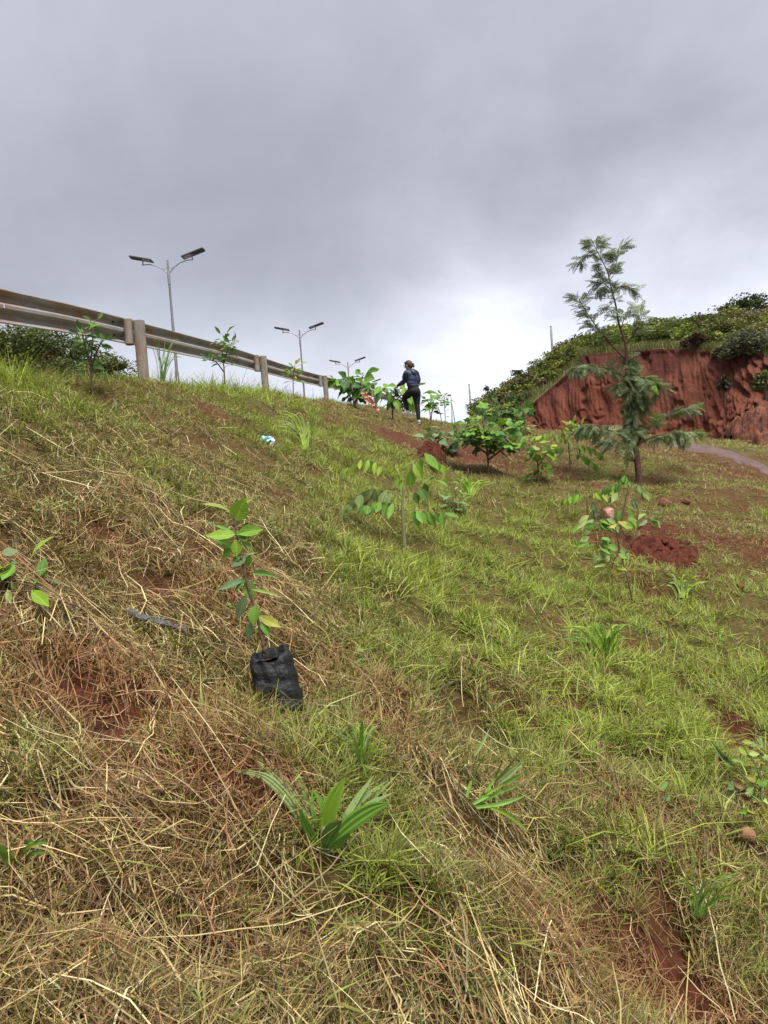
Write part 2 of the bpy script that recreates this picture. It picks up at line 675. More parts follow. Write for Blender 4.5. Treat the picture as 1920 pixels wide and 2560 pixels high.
def build_ground():
    xs = axis(-900, -4.0, 5.0, 900, .07, 1.06)
    ys = axis(-40, .6, 8, 1400, .07, 1.05)
    X, Y = np.meshgrid(xs, ys)
    Z = ground(X, Y)
    G, S, B = fields(X.ravel(), Y.ravel())
    r = np.hypot(X, Y).ravel()
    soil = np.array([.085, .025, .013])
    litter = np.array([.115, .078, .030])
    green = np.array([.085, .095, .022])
    t = np.clip(B * .9 + .75 * (1 - gaps(X.ravel(), Y.ravel())), 0, 1)[:, None]  # bare patches show soil; hollows are also tinted darker to imitate shade
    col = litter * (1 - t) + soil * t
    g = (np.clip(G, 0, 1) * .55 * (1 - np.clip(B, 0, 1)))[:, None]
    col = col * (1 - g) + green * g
    V = np.stack([X.ravel(), Y.ravel(), Z.ravel()], 1)
    nx, ny = len(xs), len(ys)
    i = (np.arange(ny - 1)[:, None] * nx + np.arange(nx - 1)[None, :]).ravel()
    q = np.stack([i, i + 1, i + nx + 1, i + nx], 1)
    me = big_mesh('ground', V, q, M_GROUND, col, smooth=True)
    o = link('ground', me)
    tag(o, 'red brown soil of the mown roadside embankment', kind='structure')


build_ground()


# ------------------------------------------------------------------ road on top of the embankment
def ribbon(ts, ys, lift):
    V, Fc = [], []
    for y in ys:
        for t in ts:
            x = float(rail_x(y)) + t / .993
            V.append((x, y, float(ground(np.array(x), np.array(y))) + lift))
    m = len(ts)
    for i in range(len(ys) - 1):
        for k in range(m - 1):
            Fc.append((i * m + k, i * m + k + 1, (i + 1) * m + k + 1, (i + 1) * m + k))
    return V, Fc


M_ASPHALT = mat_noise('asphalt', (.04, .04, .042), (.065, .063, .06), .85, 60, .3)
yy = np.arange(-20, 110, 1.5)
road = link('road', mesh_from('road', *ribbon(np.linspace(-14, -1.2, 9), yy, .012), M_ASPHALT))
tag(road, 'asphalt road behind the guardrail', kind='structure')
M_PAINT = mat_noise('road_paint', (.6, .6, .57), (.8, .8, .78), .6, 30, .05)
edge = link('road_marking', mesh_from('road_marking', *ribbon([-1.75, -1.62], yy, .02), M_PAINT))
tag(edge, 'white edge line of the road', kind='structure')


# ------------------------------------------------------------------ hillside with the red cut bank
def poly_interp(poly, s):
    P = np.asarray(poly, float)
    u = np.linspace(0, 1, len(P))
    return np.stack([np.interp(s, u, P[:, k]) for k in range(3)], -1)


# (px, py, depth) of the foot and of the lip of the cut, left to right and on past the frame
FOOT = [(1255, 1062, 44), (1330, 1068, 42.5), (1440, 1080, 40.5), (1478, 1084, 39.8), (1560, 1092, 38.5), (1660, 1100, 37), (1760, 1105, 35.5), (1860, 1112, 33.5), (1960, 1120, 31.5), (2100, 1130, 29), (2300, 1150, 26)]
LIP = [(1258, 1056, 44.6), (1326, 1012, 43.6), (1430, 922, 42), (1466, 886, 41.2), (1548, 880, 40), (1648, 872, 38.6), (1748, 875, 37.2), (1846, 884, 35.6), (1946, 890, 33.8), (2085, 888, 31), (2280, 880, 28)]
CREST = [(1180, 1042, 70), (1240, 1002, 68), (1330, 958, 64), (1430, 905, 60), (1478, 878, 58.5), (1530, 856, 57), (1640, 842, 55), (1740, 835, 52), (1850, 822, 50), (1980, 792, 48), (2300, 760, 46)]


def w_poly(P):
    return [at(*p) for p in P]


foot_w, lip_w, crest_w = w_poly(FOOT), w_poly(LIP), w_poly(CREST)


def build_cut():
    nu, nv = 700, 90
    su, sv = np.linspace(0, 1, nu), np.linspace(0, 1, nv)
    A = poly_interp(foot_w, su)
    B = poly_interp(lip_w, su)
    for i in range(nu):
        A[i, 2] = min(A[i, 2], float(ground(A[i, 0], A[i, 1]))) - .35
    ux = np.concatenate([[0], np.cumsum(np.linalg.norm(np.diff(A, axis=0), axis=1))])
    P = A[:, None, :] * (1 - sv[None, :, None]) + B[:, None, :] * sv[None, :, None]
    H = np.linalg.norm(B - A, axis=1)
    tang = np.gradient(A, axis=0)
    tang /= np.linalg.norm(tang, axis=1)[:, None]
    nor = np.stack([tang[:, 1], -tang[:, 0], np.zeros(nu)], 1)          # towards the camera
    nor *= np.sign(-(nor * A).sum(1))[:, None]
    U = np.repeat(ux[:, None], nv, 1)
    Vv = sv[None, :] * H[:, None]
    rightness = np.clip((np.repeat(su[:, None], nv, 1) - .60) / .2, 0, 1)
    lean = (fbm(U * .3, Vv * .2, 3) - .5) * .6
    tooth = np.abs(((U + lean * .6) / .24 + fbm(U * 2, Vv * .6, 11) * .7) % 1 - .5) * 2
    band = np.clip((fbm(U * .8, Vv * .8, 15) - .40) * 5, 0, 1) * np.clip(1.9 - 1.5 * Vv / np.maximum(H[:, None], .3), 0, 1)
    disp = (fbm(U * .35, Vv * .3, 51) - .5) * .6
    disp += (fbm(U * 1.2, Vv * .6, 61) - .5) * .22 - np.clip((fbm(U * .9 + 5, Vv * .12, 64) - .62) * 8, 0, 1) * .08
    disp += (tooth - .5) * .05 * band * (1 - rightness)
    rough = (fbm(U * 2.6, Vv * (1.0 + 1.6 * rightness), 71, 5) - .5)
    disp += rough * (.26 + 1.3 * rightness)
    hole = np.clip((fbm(U * 1.4, Vv * 1.4, 91, 3) - .62) * 9, 0, 1)
    disp -= hole * .14
    disp += rightness * np.clip(1.2 - Vv * .45, 0, 2) * .8                # slumped rubble at the right
    disp *= np.clip(Vv / .25, 0.25, 1) * np.clip((H[:, None] - Vv) / .25, .35, 1) * np.clip(H[:, None] / 1.2, .05, 1)
    # slabs still clinging to the face
    P = P + nor[:, None, :] * disp[:, :, None]
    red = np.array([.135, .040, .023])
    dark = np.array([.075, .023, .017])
    orange = np.array([.30, .105, .042])
    pale = np.array([.155, .058, .036])
    n1 = fbm(U * .6, Vv * .9, 5)
    n2 = fbm(U * 2.5, Vv * .5, 6)
    c = red[None, None, :] * (.75 + .6 * n2[..., None])
    k = np.clip((fbm(U * .45, Vv * .35, 8) - .42) * 3 + rightness * .5, 0, 1)[..., None] * .6
    c = c * (1 - k) + pale * k
    sU = np.repeat(su[:, None], nv, 1)
    k = (np.clip(1 - np.abs(sU - .52) / .16, 0, 1) * np.clip(1.5 - Vv, 0, 1) * (.4 + n1))[..., None]
    k = np.clip(k, 0, .9)
    c = c * (1 - k) + orange * k
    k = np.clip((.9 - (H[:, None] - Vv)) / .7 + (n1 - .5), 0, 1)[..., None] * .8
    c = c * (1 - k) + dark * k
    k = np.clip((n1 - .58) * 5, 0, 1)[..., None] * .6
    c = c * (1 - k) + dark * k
    tk = ((1 - tooth) * band * (1 - rightness))[..., None] * .4
    c = c * (1 - tk) + pale * 1.25 * tk
    i = (np.arange(nu - 1)[:, None] * nv + np.arange(nv - 1)[None, :]).ravel()
    q = np.stack([i, i + nv, i + nv + 1, i + 1], 1)
    m = mat_blades('cut_earth', 0, .9, .2)
    nt = m.node_tree
    tc = nt.nodes.new('ShaderNodeTexCoord')
    n = nt.nodes.new('ShaderNodeTexNoise')
    n.inputs['Scale'].default_value = 7
    n.inputs['Detail'].default_value = 8
    n.inputs['Roughness'].default_value = .75
    nt.links.new(tc.outputs['Object'], n.inputs[0])
    bp = nt.nodes.new('ShaderNodeBump')
    bp.inputs['Strength'].default_value = .8
    bp.inputs['Distance'].default_value = .08
    nt.links.new(n.outputs[0], bp.inputs['Height'])
    nt.links.new(bp.outputs[0], nt.nodes['Principled BSDF'].inputs['Normal'])
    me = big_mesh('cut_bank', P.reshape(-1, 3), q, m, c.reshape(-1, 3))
    o = link('cut_bank', me)
    tag(o, 'bare red earth face cut into the hillside', kind='structure')
    return P


CUT = build_cut()
LIPW = CUT[:, -1, :]


def hill_point(s, v):
    """s along the lip 0..1, v 0 at the lip, 1 on the crest, >1 behind"""
    a = np.stack([np.interp(s, np.linspace(0, 1, len(LIPW)), LIPW[:, k]) for k in range(3)], -1)
    b = poly_interp(crest_w, s)
    vv = np.clip(v, 0, 1)[..., None]
    p = a * (1 - vv) + b * vv
    p[..., 2] += .35 * np.sin(np.pi * np.clip(v, 0, 1)) * 1.2
    back = np.clip(v - 1, 0, 3)[..., None]
    d = b - a
    p = p + back * np.stack([d[..., 0], d[..., 1], -np.abs(d[..., 2]) * .3 - 3 * np.clip(v - 1, 0, 3)], -1)
    return p


def build_hill():
    nu, nv = 140, 60
    s, v = np.meshgrid(np.linspace(0, 1, nu), np.linspace(0, 2.2, nv))
    P = hill_point(s, v)
    P[..., 2] += (fbm(P[..., 0] * .5, P[..., 1] * .5, 77) - .5) * .5 * np.clip(v * 6, 0, 1)
    # left flank falls away to the ground behind the bank
    flank = P[:, :1, :].copy()
    flank[..., 2] -= 4
    flank[..., 0] -= 4
    P = np.concatenate([flank, P], 1)
    nu += 1
    n = fbm(P[..., 0] * 1.2, P[..., 1] * 1.2, 5)[..., None]
    col = np.array([.12, .13, .035]) * (.6 + .8 * n)
    lip = np.clip(1 - v * 14, 0, 1)
    lip = np.concatenate([lip[:, :1], lip], 1)[..., None]
    col = col * (1 - lip) + np.array([.16, .14, .055]) * lip
    i = (np.arange(nv - 1)[:, None] * nu + np.arange(nu - 1)[None, :]).ravel()
    q = np.stack([i, i + 1, i + nu + 1, i + nu], 1)
    me = big_mesh('hillside', P.reshape(-1, 3), q, M_GROUND, col.reshape(-1, 3), smooth=True)
    o = link('hillside', me)
    tag(o, 'grassy hillside above the red cut bank', kind='structure')


build_hill()


def leaf_cloud(c, rad, n, size, col, rs, clumps=9, flat=.35, var=.35, droop=0.0):
    """leaf-sized faces gathered in clumps through an uneven crown"""
    c, rad = np.asarray(c, float), np.asarray(rad, float)
    th = rs.rand(clumps) * 2 * np.pi
    ph = np.arccos(1 - rs.rand(clumps) * 1.25)
    rr = .45 + .55 * rs.rand(clumps)
    cc = np.stack([np.cos(th) * np.sin(ph), np.sin(th) * np.sin(ph), np.cos(ph)], 1) * rr[:, None]
    k = rs.randint(0, clumps, n)
    csz = (.22 + .28 * rs.rand(clumps))[k][:, None]
    g = rs.randn(n, 3)
    g *= np.minimum(1, 1.5 / np.linalg.norm(g, axis=1))[:, None]
    p = cc[k] + g * csz * .62
    p[:, 2] -= droop * np.hypot(p[:, 0], p[:, 1]) ** 2
    P = c + p * rad
    d = rs.randn(n, 3)
    d[:, 2] *= flat
    d /= np.linalg.norm(d, axis=1)[:, None]
    e = rs.randn(n, 3)
    e -= d * (e * d).sum(1)[:, None]
    e /= np.linalg.norm(e, axis=1)[:, None]
    L = size * (.6 + .8 * rs.rand(n))[:, None]
    w = L * .32
    V = np.stack([P - d * L * .5, P - e * w, P + d * L * .5, P + e * w], 1)
    kc = (1 + var * (rs.rand(clumps, 1) * 2 - 1))[k] * (1 + .3 * (rs.rand(n, 1) * 2 - 1))
    C = np.asarray(col)[None, :] * kc
    yel = (rs.rand(n, 1) < .14)
    C = np.where(yel, C * np.array([1.5, 1.25, .8]), C)
    return V.reshape(-1, 3), np.repeat(C, 4, 0)


def cloud_mesh(name, chunks, mat):
    V = np.concatenate([c[0] for c in chunks])
    C = np.concatenate([c[1] for c in chunks])
    q = np.arange(len(V)).reshape(-1, 4)
    return big_mesh(name, V, q, mat, C)


def build_scrub():
    rs = np.random.RandomState(3)
    ch = []
    for i in range(230):
        s = rs.rand()
        v = rs.rand() ** .8 * 1.12 + .03
        if i % 5 == 0:
            s, v = .28 * rs.rand(), .05 + .5 * rs.rand()
        p = hill_point(np.array(s), np.array(v))
        r = (.42 + .55 * rs.rand()) * (.55 + .75 * min(v * 1.4, 1)) * (1.0 if s > .22 else .8)
        hue = rs.rand()
        col = np.array([.095, .125, .026]) * (1 - hue) + np.array([.19, .215, .045]) * hue
        col = col * (.6 + .75 * rs.rand())
        if rs.rand() < .12:
            col = np.array([.06, .09, .028])
        elif rs.rand() < .18:
            col = np.array([.15, .135, .06])
        ch.append(leaf_cloud(p + [0, 0, r * .25], (r * 1.35, r * 1.35, r * .85), int(680 * (.5 + r)), .145, col, rs, 11))
    o = link('hillside_scrub', cloud_mesh('hillside_scrub', ch, M_SCRUB))
    tag(o, 'mass of low green scrub covering the hillside', kind='stuff')
    # grass fringe on the lip of the cut
    n = 9000
    s = rs.rand(n)
    v = np.abs(rs.randn(n)) * np.where(s < .25, .16, .045)
    P = hill_point(s, v) - [0, 0, .03]
    L = (.18 + .35 * rs.rand(n))
    az = rs.rand(n) * 6.28
    dx = np.stack([np.cos(az), np.sin(az), np.zeros(n)], 1)
    V = np.stack([P - dx * .02, P + dx * .02, P + dx[:, [1, 0, 2]] * (L * .35)[:, None] + np.array([0, 0, 1]) * L[:, None]], 1)
    c = np.array([.19, .19, .06]) * (.6 + .7 * rs.rand(n, 1))
    me = big_mesh('lip_grass', V.reshape(-1, 3), None, M_GRASS, np.repeat(c, 3, 0), tris=np.arange(3 * n).reshape(-1, 3))
    tag(link('lip_grass', me), 'pale grass fringing the top edge of the red cut', kind='stuff')


build_scrub()


def bush(label, px, py_base, d, w_px, h_px, col, n=2600, size=.15, seed=1, cat='bush', name='bush', droop=0.0, flat=.35, clumps=16, base=None, group=None, mat=None):
    """shrub: short branching stems carrying an uneven crown"""
    rs = np.random.RandomState(seed)
    b = at(px, py_base, d) if base is None else np.asarray(base, float)
    k = d / F_PX
    w, h = w_px * k, h_px * k
    root = thing(name, label, cat, b, group)
    V, Fc = [], []
    for i in range(5):
        a = rs.rand() * 6.28
        tip = np.array([math.cos(a) * w * .3, math.sin(a) * w * .3, h * (.45 + .35 * rs.rand())])
        t = tube(spline([(0, 0, -.3), tip * .45 + rs.randn(3) * .05 * w, tip], 6), list(np.linspace(.03 * h + .01, .008 * h + .004, 6)), 5)
        V, Fc = join((V, Fc), t)
    link('stems', mesh_from('stems', V, Fc, M_BARK), root)
    me = cloud_mesh('crown', [leaf_cloud((0, 0, h * .5), (w * .5, w * .45, h * .52), n, size, col, rs, clumps, flat, droop=droop)], mat or M_SCRUB)
    link('crown', me, root)
    return root


bush('dark rounded bush standing on the hilltop above the red bank', 1765, 858, 50, 190, 68, (.03, .045, .014), 6500, .15, 11, clumps=26)
bush('tall dark bush at the highest point of the hill', 1880, 822, 49, 130, 80, (.04, .065, .016), 5000, .15, 12, clumps=20)
bush('grey green drooping bush overhanging the top of the red bank', 1868, 915, 35.5, 150, 90, (.12, .13, .07), 7500, .14, 13, droop=.35, flat=.15, clumps=24)
bush('dry brown bush on the lip of the red bank', 1737, 880, 37.5, 62, 48, (.07, .045, .03), 1500, .13, 14, clumps=10)
bush('bright green shrub just behind the lip of the red bank', 1650, 866, 43, 130, 46, (.105, .125, .03), 4200, .13, 15)
bush('pale green shrub between the dry brown bush and the drooping one', 1810, 868, 41, 110, 60, (.11, .125, .035), 4200, .13, 16)
bush('grey tuft of weeds clinging to the middle of the red bank', 1812, 988, 33.2, 34, 46, (.05, .05, .025), 500, .16, 17, cat='weed', flat=1.5)
bush('low green shrub growing in rubble at right end of bank', 1912, 990, 31, 60, 60, (.09, .11, .035), 900, .13, 18)
bush('lone thin topped bush on the hill skyline left of the poles', 1293, 946, 66, 26, 22, (.05, .07, .03), 420, .16, 19)
bush('grey bare topped shrub on the low end of the hill skyline', 1220, 984, 67, 18, 20, (.07, .08, .06), 220, .14, 20)


def far_bank_bushes():
    rs = np.random.RandomState(9)
    ch = []
    for i in range(95):
        y = 26 + 34 * rs.rand()
        t = -16.5 - 8 * rs.rand()
        x = float(rail_x(y)) + t
        z = float(ground(x, y))
        r = 1.0 + .9 * rs.rand()
        hue = rs.rand()
        col = (np.array([.06, .085, .02]) * (1 - hue) + np.array([.12, .135, .032]) * hue)
        ch.append(leaf_cloud((x, y, z + r * .3), (r * 1.5, r * 1.5, r * .9), int(620 * r), .15, col, rs, 12))
    o = link('roadside_scrub', cloud_mesh('roadside_scrub', ch, M_SCRUB))
    tag(o, 'mass of green bushes on the bank across the road', kind='stuff')


far_bank_bushes()

# wet path across the flat ground
M_WET = mat_noise('wet_mud', (.09, .05, .042), (.14, .083, .07), .6, 5, .15, spec=.3)


def build_path():
    mid = [(1672, 1112, 8), (1705, 1117, 17), (1770, 1124, 24), (1830, 1140, 29), (1890, 1163, 27), (1960, 1192, 28), (2080, 1235, 28)]
    V, Fc = [], []
    rows = []
    S = spline(mid, 60)
    for (px, py, hw) in S:
        wob = 1.5 * math.sin(px * .11) + 1 * math.sin(px * .31)
        row = []
        for f in np.linspace(-1, 1, 7):
            row.append(hit(px + f * hw * .5, py + f * (hw * .62 + wob)))
        rows.append(row)
    for r in rows:
        for q_, p in enumerate(r):
            V.append(p + np.array([0, 0, .02 if 0 < q_ < 6 else -.06]))
    for i in range(len(rows) - 1):
        for k in range(6):
            Fc.append((i * 7 + k, i * 7 + k + 1, (i + 1) * 7 + k + 1, (i + 1) * 7 + k))
    o = link('path', mesh_from('path', V, Fc, M_WET, True))
    tag(o, 'wet mud path crossing the flat ground below the bank', kind='structure')
    return np.array([[p[0], p[1]] for r in rows for p in r])


PATH_XY = build_path()

# ------------------------------------------------------------------ grass, straw and stubble


def scatter(n, r0, r1, power, spread=.80, seed=0):
    """points on the ground, thinning with distance"""
    rs = np.random.RandomState(seed)
    u = rs.rand(n)
    e = 2 - power
    r = (r0 ** e + u * (r1 ** e - r0 ** e)) ** (1 / e)
    a = (rs.rand(n) * 2 - 1) * spread
    return np.sin(a) * r, np.cos(a) * r, r, rs


def near_path(X, Y):
    m = np.zeros(len(X), bool)
    i = np.where((X > 5) & (Y > 10) & (Y < 40))[0]
    if len(i):
        d = np.min((X[i, None] - PATH_XY[None, ::3, 0]) ** 2 + (Y[i, None] - PATH_XY[None, ::3, 1]) ** 2, 1)
        m[i] = d < .22 ** 2
    return m


def strips(P, wid, side, cols, name, label, mat):
    """P (n,k,3) centre lines, wid (n,k) half widths, side (n,3)"""
    n, k, _ = P.shape
    A = P + side[:, None, :] * wid[:, :, None]
    B = P - side[:, None, :] * wid[:, :, None]
    V = np.stack([A, B], 2).reshape(-1, 3)
    base = (np.arange(n) * 2 * k)[:, None]
    qs = []
    for j in range(k - 1):
        qs.append(base + np.array([[2 * j, 2 * j + 1, 2 * j + 3, 2 * j + 2]]))
    q = np.stack(qs, 1).reshape(-1, 4)
    c = np.repeat(cols, 2 * k, 0)
    me = big_mesh(name, V, q, mat, c)
    o = link(name, me)
    return tag(o, label, kind='stuff')


def on_slope(X, Y):
    t = X - rail_x(Y)
    return (t > -.4) & (Y < 48) & (X < 26)


def side_vec(az, rs, lim=1.2):
    ro = (rs.rand(len(az)) * 2 - 1) * lim
    return np.stack([-np.sin(az) * np.cos(ro), np.cos(az) * np.cos(ro), np.sin(ro)], 1)


def tall_zone(X, Y):
    t = X - rail_x(Y)
    return np.exp(-((t - .35) / .55) ** 2)


def build_green(count, r0, r1, k, seed, name, label):
    X, Y, r, rs = scatter(count, r0, r1, 1.45, .78, seed)
    G, S, B = fields(X, Y)
    pr = np.clip(.16 + G * .95, 0, 1) * np.clip(1 - .8 * B, .03, 1)
    pr = np.maximum(pr, tall_zone(X, Y) * .9)
    keep = (rs.rand(len(X)) < pr * (.07 + .93 * gaps(X, Y))) & on_slope(X, Y) & ~near_path(X, Y)
    X, Y, r, G, S = X[keep], Y[keep], r[keep], np.clip(G[keep], 0, 1.2), S[keep]
    cell = .07 + .010 * r
    tx, ty = np.floor(X / cell), np.floor(Y / cell)
    cx = (tx + hash2(tx, ty, 1)) * cell
    cy = (ty + hash2(tx, ty, 2)) * cell
    pull = .55 * hash2(tx, ty, 3) ** 1.5
    X, Y = X + (cx - X) * pull, Y + (cy - Y) * pull
    n = len(X)
    th = hash2(tx, ty, 4)
    L = (.030 + .055 * rs.rand(n) + .075 * G ** 1.5 * rs.rand(n)) * (.65 + .7 * th)
    tz = tall_zone(X, Y)
    L = L * (1 + tz * 2.2 * rs.rand(n) ** 2)
    L = np.where(rs.rand(n) < .03, L * 1.8, L)
    bench = np.clip((X - rail_x(Y) - 6.2) / 1.5, 0, 1)
    L = L * (1 - .45 * bench)
    az = np.arctan2(Y - cy, X - cx) + rs.randn(n) * 1.2
    tilt = np.radians(18 + 66 * rs.rand(n))
    bend = (.2 + .9 * rs.rand(n))
    s = np.linspace(0, 1, k)[None, :]
    hor = (np.cos(tilt)[:, None] * s + .35 * bend[:, None] * s ** 2) * L[:, None]
    ver = (np.sin(tilt)[:, None] * s - .42 * bend[:, None] * s ** 2) * L[:, None]
    z0 = ground(X, Y) - .004 + .02 * rs.rand(n) ** 2
    P = np.stack([X[:, None] + np.cos(az)[:, None] * hor, Y[:, None] + np.sin(az)[:, None] * hor, z0[:, None] + ver], 2)
    w = (.0010 + .0013 * rs.rand(n)) * (1 + .20 * np.clip(r, 1, 40) ** .85)
    wid = w[:, None] * (np.array([[.9, .85, .12]]) if k == 3 else np.array([[1., .3]]))
    hue = np.clip(.5 * th + .5 * rs.rand(n), 0, 1)
    c1, c2, c3 = np.array([.11, .155, .030]), np.array([.265, .30, .048]), np.array([.39, .34, .11])
    c = c1 + (c2 - c1) * hue[:, None]
    patch = fbm(X * .75, Y * .75, 88)
    yel = np.clip(bench * .35 + (rs.rand(n) < .3) * rs.rand(n) + np.clip(.75 - G, 0, 1) * .45 + (patch - .5) * .8, 0, 1)[:, None]
    c = c * (1 - yel) + c3 * yel
    brite = np.clip(G - .45, 0, 1)[:, None] * .85
    c = c * (1 - brite) + np.array([.33, .425, .045]) * brite
    strips(P, wid, side_vec(az, rs, .8), c * (.4 + 1.05 * rs.rand(n, 1)), name, label, M_GRASS)
    print(name, n)


def straw_paths(X, Y, L, az, curl, lift, tip, k, kink=None):
    s = np.linspace(-.5, .5, k)
    xs, ys = [X], [Y]
    P = np.zeros((len(X), k, 3))
    a = az[:, None] + curl[:, None] * s[None, :]
    if kink is not None:
        a = a + kink[:, None] * (s[None, :] > .1)
    step = L[:, None] / (k - 1)
    px = np.cumsum(np.cos(a) * step, 1)
    py = np.cumsum(np.sin(a) * step, 1)
    P[:, :, 0] = X[:, None] + px - px.mean(1, keepdims=True)
    P[:, :, 1] = Y[:, None] + py - py.mean(1, keepdims=True)
    g = ground(P[:, :, 0], P[:, :, 1])
    # a stiff stalk lies on the high spots rather than following each hollow
    lin = g[:, :1] + (g[:, -1:] - g[:, :1]) * (s[None, :] + .5)
    g = np.maximum(g, .5 * g + .5 * lin)
    P[:, :, 2] = g + lift[:, None] + tip[:, None] * L[:, None] * (s[None, :] + .5)
    return P


STRAW_COLS = np.array([[.50, .40, .18], [.40, .29, .115], [.31, .26, .085], [.23, .13, .055], [.09, .048, .025], [.27, .13, .055], [.64, .55, .30]])


def straw_colour(n, rs, wts):
    w = np.array(wts, float)
    i = rs.choice(len(STRAW_COLS), n, p=w / w.sum())
    return STRAW_COLS[i] * (.35 + 1.05 * rs.rand(n, 1))


def build_straw(count, r0, r1, k, seed, name, label):
    X, Y, r, rs = scatter(count, r0, r1, 1.5, .78, seed)
    G, S, B = fields(X, Y)
    keep = (rs.rand(len(X)) < np.clip(S * 1.2, .05, 1) * np.clip(1 - .55 * B, .05, 1) * np.clip(1.2 - .6 * G, .2, 1) * (.12 + .88 * gaps(X, Y))) & on_slope(X, Y) & ~near_path(X, Y)
    X, Y, r, S = X[keep], Y[keep], r[keep], S[keep]
    n = len(X)
    flow = fbm(X * .8, Y * .8, 55) * 9.0
    az = np.where(rs.rand(n) < .55, flow + rs.randn(n) * .45, rs.rand(n) * 6.28)
    L = np.minimum(.035 + .26 * rs.rand(n) ** (2.8 + np.clip((r - 2.6) * .8, 0, 2.2)), .40) * (.8 + .25 * np.clip(S, 0, 1.2))
    bench = np.clip((X - rail_x(Y) - 6.2) / 1.5, 0, 1)
    L = L * (1 - .5 * bench)
    lift = .004 + .05 * rs.rand(n) ** 1.5 * np.clip(S, .3, 1.3)
    tip = np.clip(rs.randn(n) * .22, -.15, .8)
    P = straw_paths(X, Y, L, az, rs.randn(n) * 1.5, lift, tip, k, np.where(rs.rand(n) < .3, rs.randn(n) * .8, 0))
    w = (.0006 + .0010 * rs.rand(n)) * (1 + .16 * np.clip(r, 1, 40) ** .85)
    wid = w[:, None] * (np.array([[.7, 1, 1, .5]]) if k == 4 else np.array([[1, .6]]))
    c = straw_colour(n, rs, [3.5, 4, 3.5, 3.2, 3, 2.4, 1.6])
    rb = np.clip(fieldB(X, Y) - .1, 0, 1)[:, None] * .55
    c = c * (1 - rb) + np.array([.27, .11, .05]) * rb * (.5 + rs.rand(n, 1))
    far = np.clip((r - 5) / 12, 0, 1)[:, None] * .5
    c = c * (1 - far) + np.array([.29, .24, .085]) * far
    print('straw', n)
    strips(P, wid, side_vec(az, rs, .9), c, name, label, M_STRAW)


def build_stalks():
    X, Y, r, rs = scatter(1500, 1.2, 6, 1.5, .75, 303)
    G, S, B = fields(X, Y)
    keep = (rs.rand(len(X)) < np.clip(S * .75 - .1, .05, 1) * np.clip(1 - .5 * B, .1, 1)) & on_slope(X, Y)
    X, Y, r = X[keep], Y[keep], r[keep]
    n = len(X)
    az = np.where(rs.rand(n) < .6, fbm(X * .6, Y * .6, 56) * 9.0 + rs.randn(n) * .3, rs.rand(n) * 6.28)
    L = .15 + .45 * rs.rand(n) ** 2
    P = straw_paths(X, Y, L, az, rs.randn(n) * .35, .03 + .06 * rs.rand(n), np.clip(rs.randn(n) * .08, -.05, .3), 6, np.where(rs.rand(n) < .3, rs.randn(n) * .5, 0))
    w = (.0009 + .0013 * rs.rand(n))
    wid = w[:, None] * np.array([[.8, 1, 1, 1, .9, .6]])
    c = straw_colour(n, rs, [4, 2, 2.5, 1, .3, .6, 4])
    strips(P, wid, side_vec(az, rs, .6), c, 'stalks', 'coarse pale stalks strewn on top of the cut grass', M_STRAW)


def build_stubble(count, r0, r1, k, seed, name, label):
    X, Y, r, rs = scatter(count, r0, r1, 1.5, .78, seed)
    G, S, B = fields(X, Y)
    keep = (rs.rand(len(X)) < (.46 + .2 * S) * np.clip(1.1 - .35 * np.minimum(B, 1) - .7 * np.clip(B - 1, 0, 1), .08, 1) * (.1 + .9 * gaps(X, Y))) & on_slope(X, Y) & ~near_path(X, Y)
    X, Y, r, B, G = X[keep], Y[keep], r[keep], B[keep], G[keep]
    n = len(X)
    az = rs.rand(n) * 6.28
    L = .03 + .085 * rs.rand(n)
    tilt = np.radians(5 + 70 * rs.rand(n))
    s = np.linspace(0, 1, k)[None, :]
    b = rs.rand(n)[:, None] * .4
    hor = (np.cos(tilt)[:, None] * s + b * .5 * s ** 2) * L[:, None]
    ver = (np.sin(tilt)[:, None] * s - b * .4 * s ** 2) * L[:, None]
    z0 = ground(X, Y) + .01 * rs.rand(n) ** 2
    P = np.stack([X[:, None] + np.cos(az)[:, None] * hor, Y[:, None] + np.sin(az)[:, None] * hor, z0[:, None] + ver], 2)
    w = (.0008 + .0010 * rs.rand(n)) * (1 + .22 * np.clip(r, 1, 40) ** .85)
    wid = w[:, None] * (np.array([[1, .9, .25]]) if k == 3 else np.array([[1, .4]]))
    red = np.clip(B * 1.2 + (fbm(X * .7, Y * .7, 66) - .42) * 1.6, 0, 1)[:, None]
    c = straw_colour(n, rs, [1, 2.5, 3.5, 3, 1.5, 1.5, .3])
    c = c * (1 - red * .85) + np.array([.26, .095, .04]) * red * .85 * (.6 + .8 * rs.rand(n, 1))
    olive = np.clip(G - .1, 0, .7)[:, None]
    c = c * (1 - olive) + np.array([.19, .19, .06]) * olive
    print('stubble', n)
    strips(P, wid, side_vec(az, rs, .9), c, name, label, M_STRAW)


build_green(230000, 1.15, 5.5, 3, 101, 'grass', 'short green grass sprouting through the mown embankment near the camera')
build_green(720000, 5.5, 46, 2, 102, 'far_grass', 'short green grass over the farther slope and level ground')
build_straw(210000, 1.15, 5, 4, 202, 'straw', 'cut dry grass lying over the embankment near the camera')
build_straw(430000, 5, 44, 2, 203, 'far_straw', 'cut dry grass lying over the farther slope')
build_stalks()
build_stubble(330000, 1.15, 5.5, 2, 404, 'stubble', 'short brown stubble of the mown grass near the camera')
build_stubble(560000, 5.5, 44, 2, 405, 'far_stubble', 'short brown stubble on the farther slope')

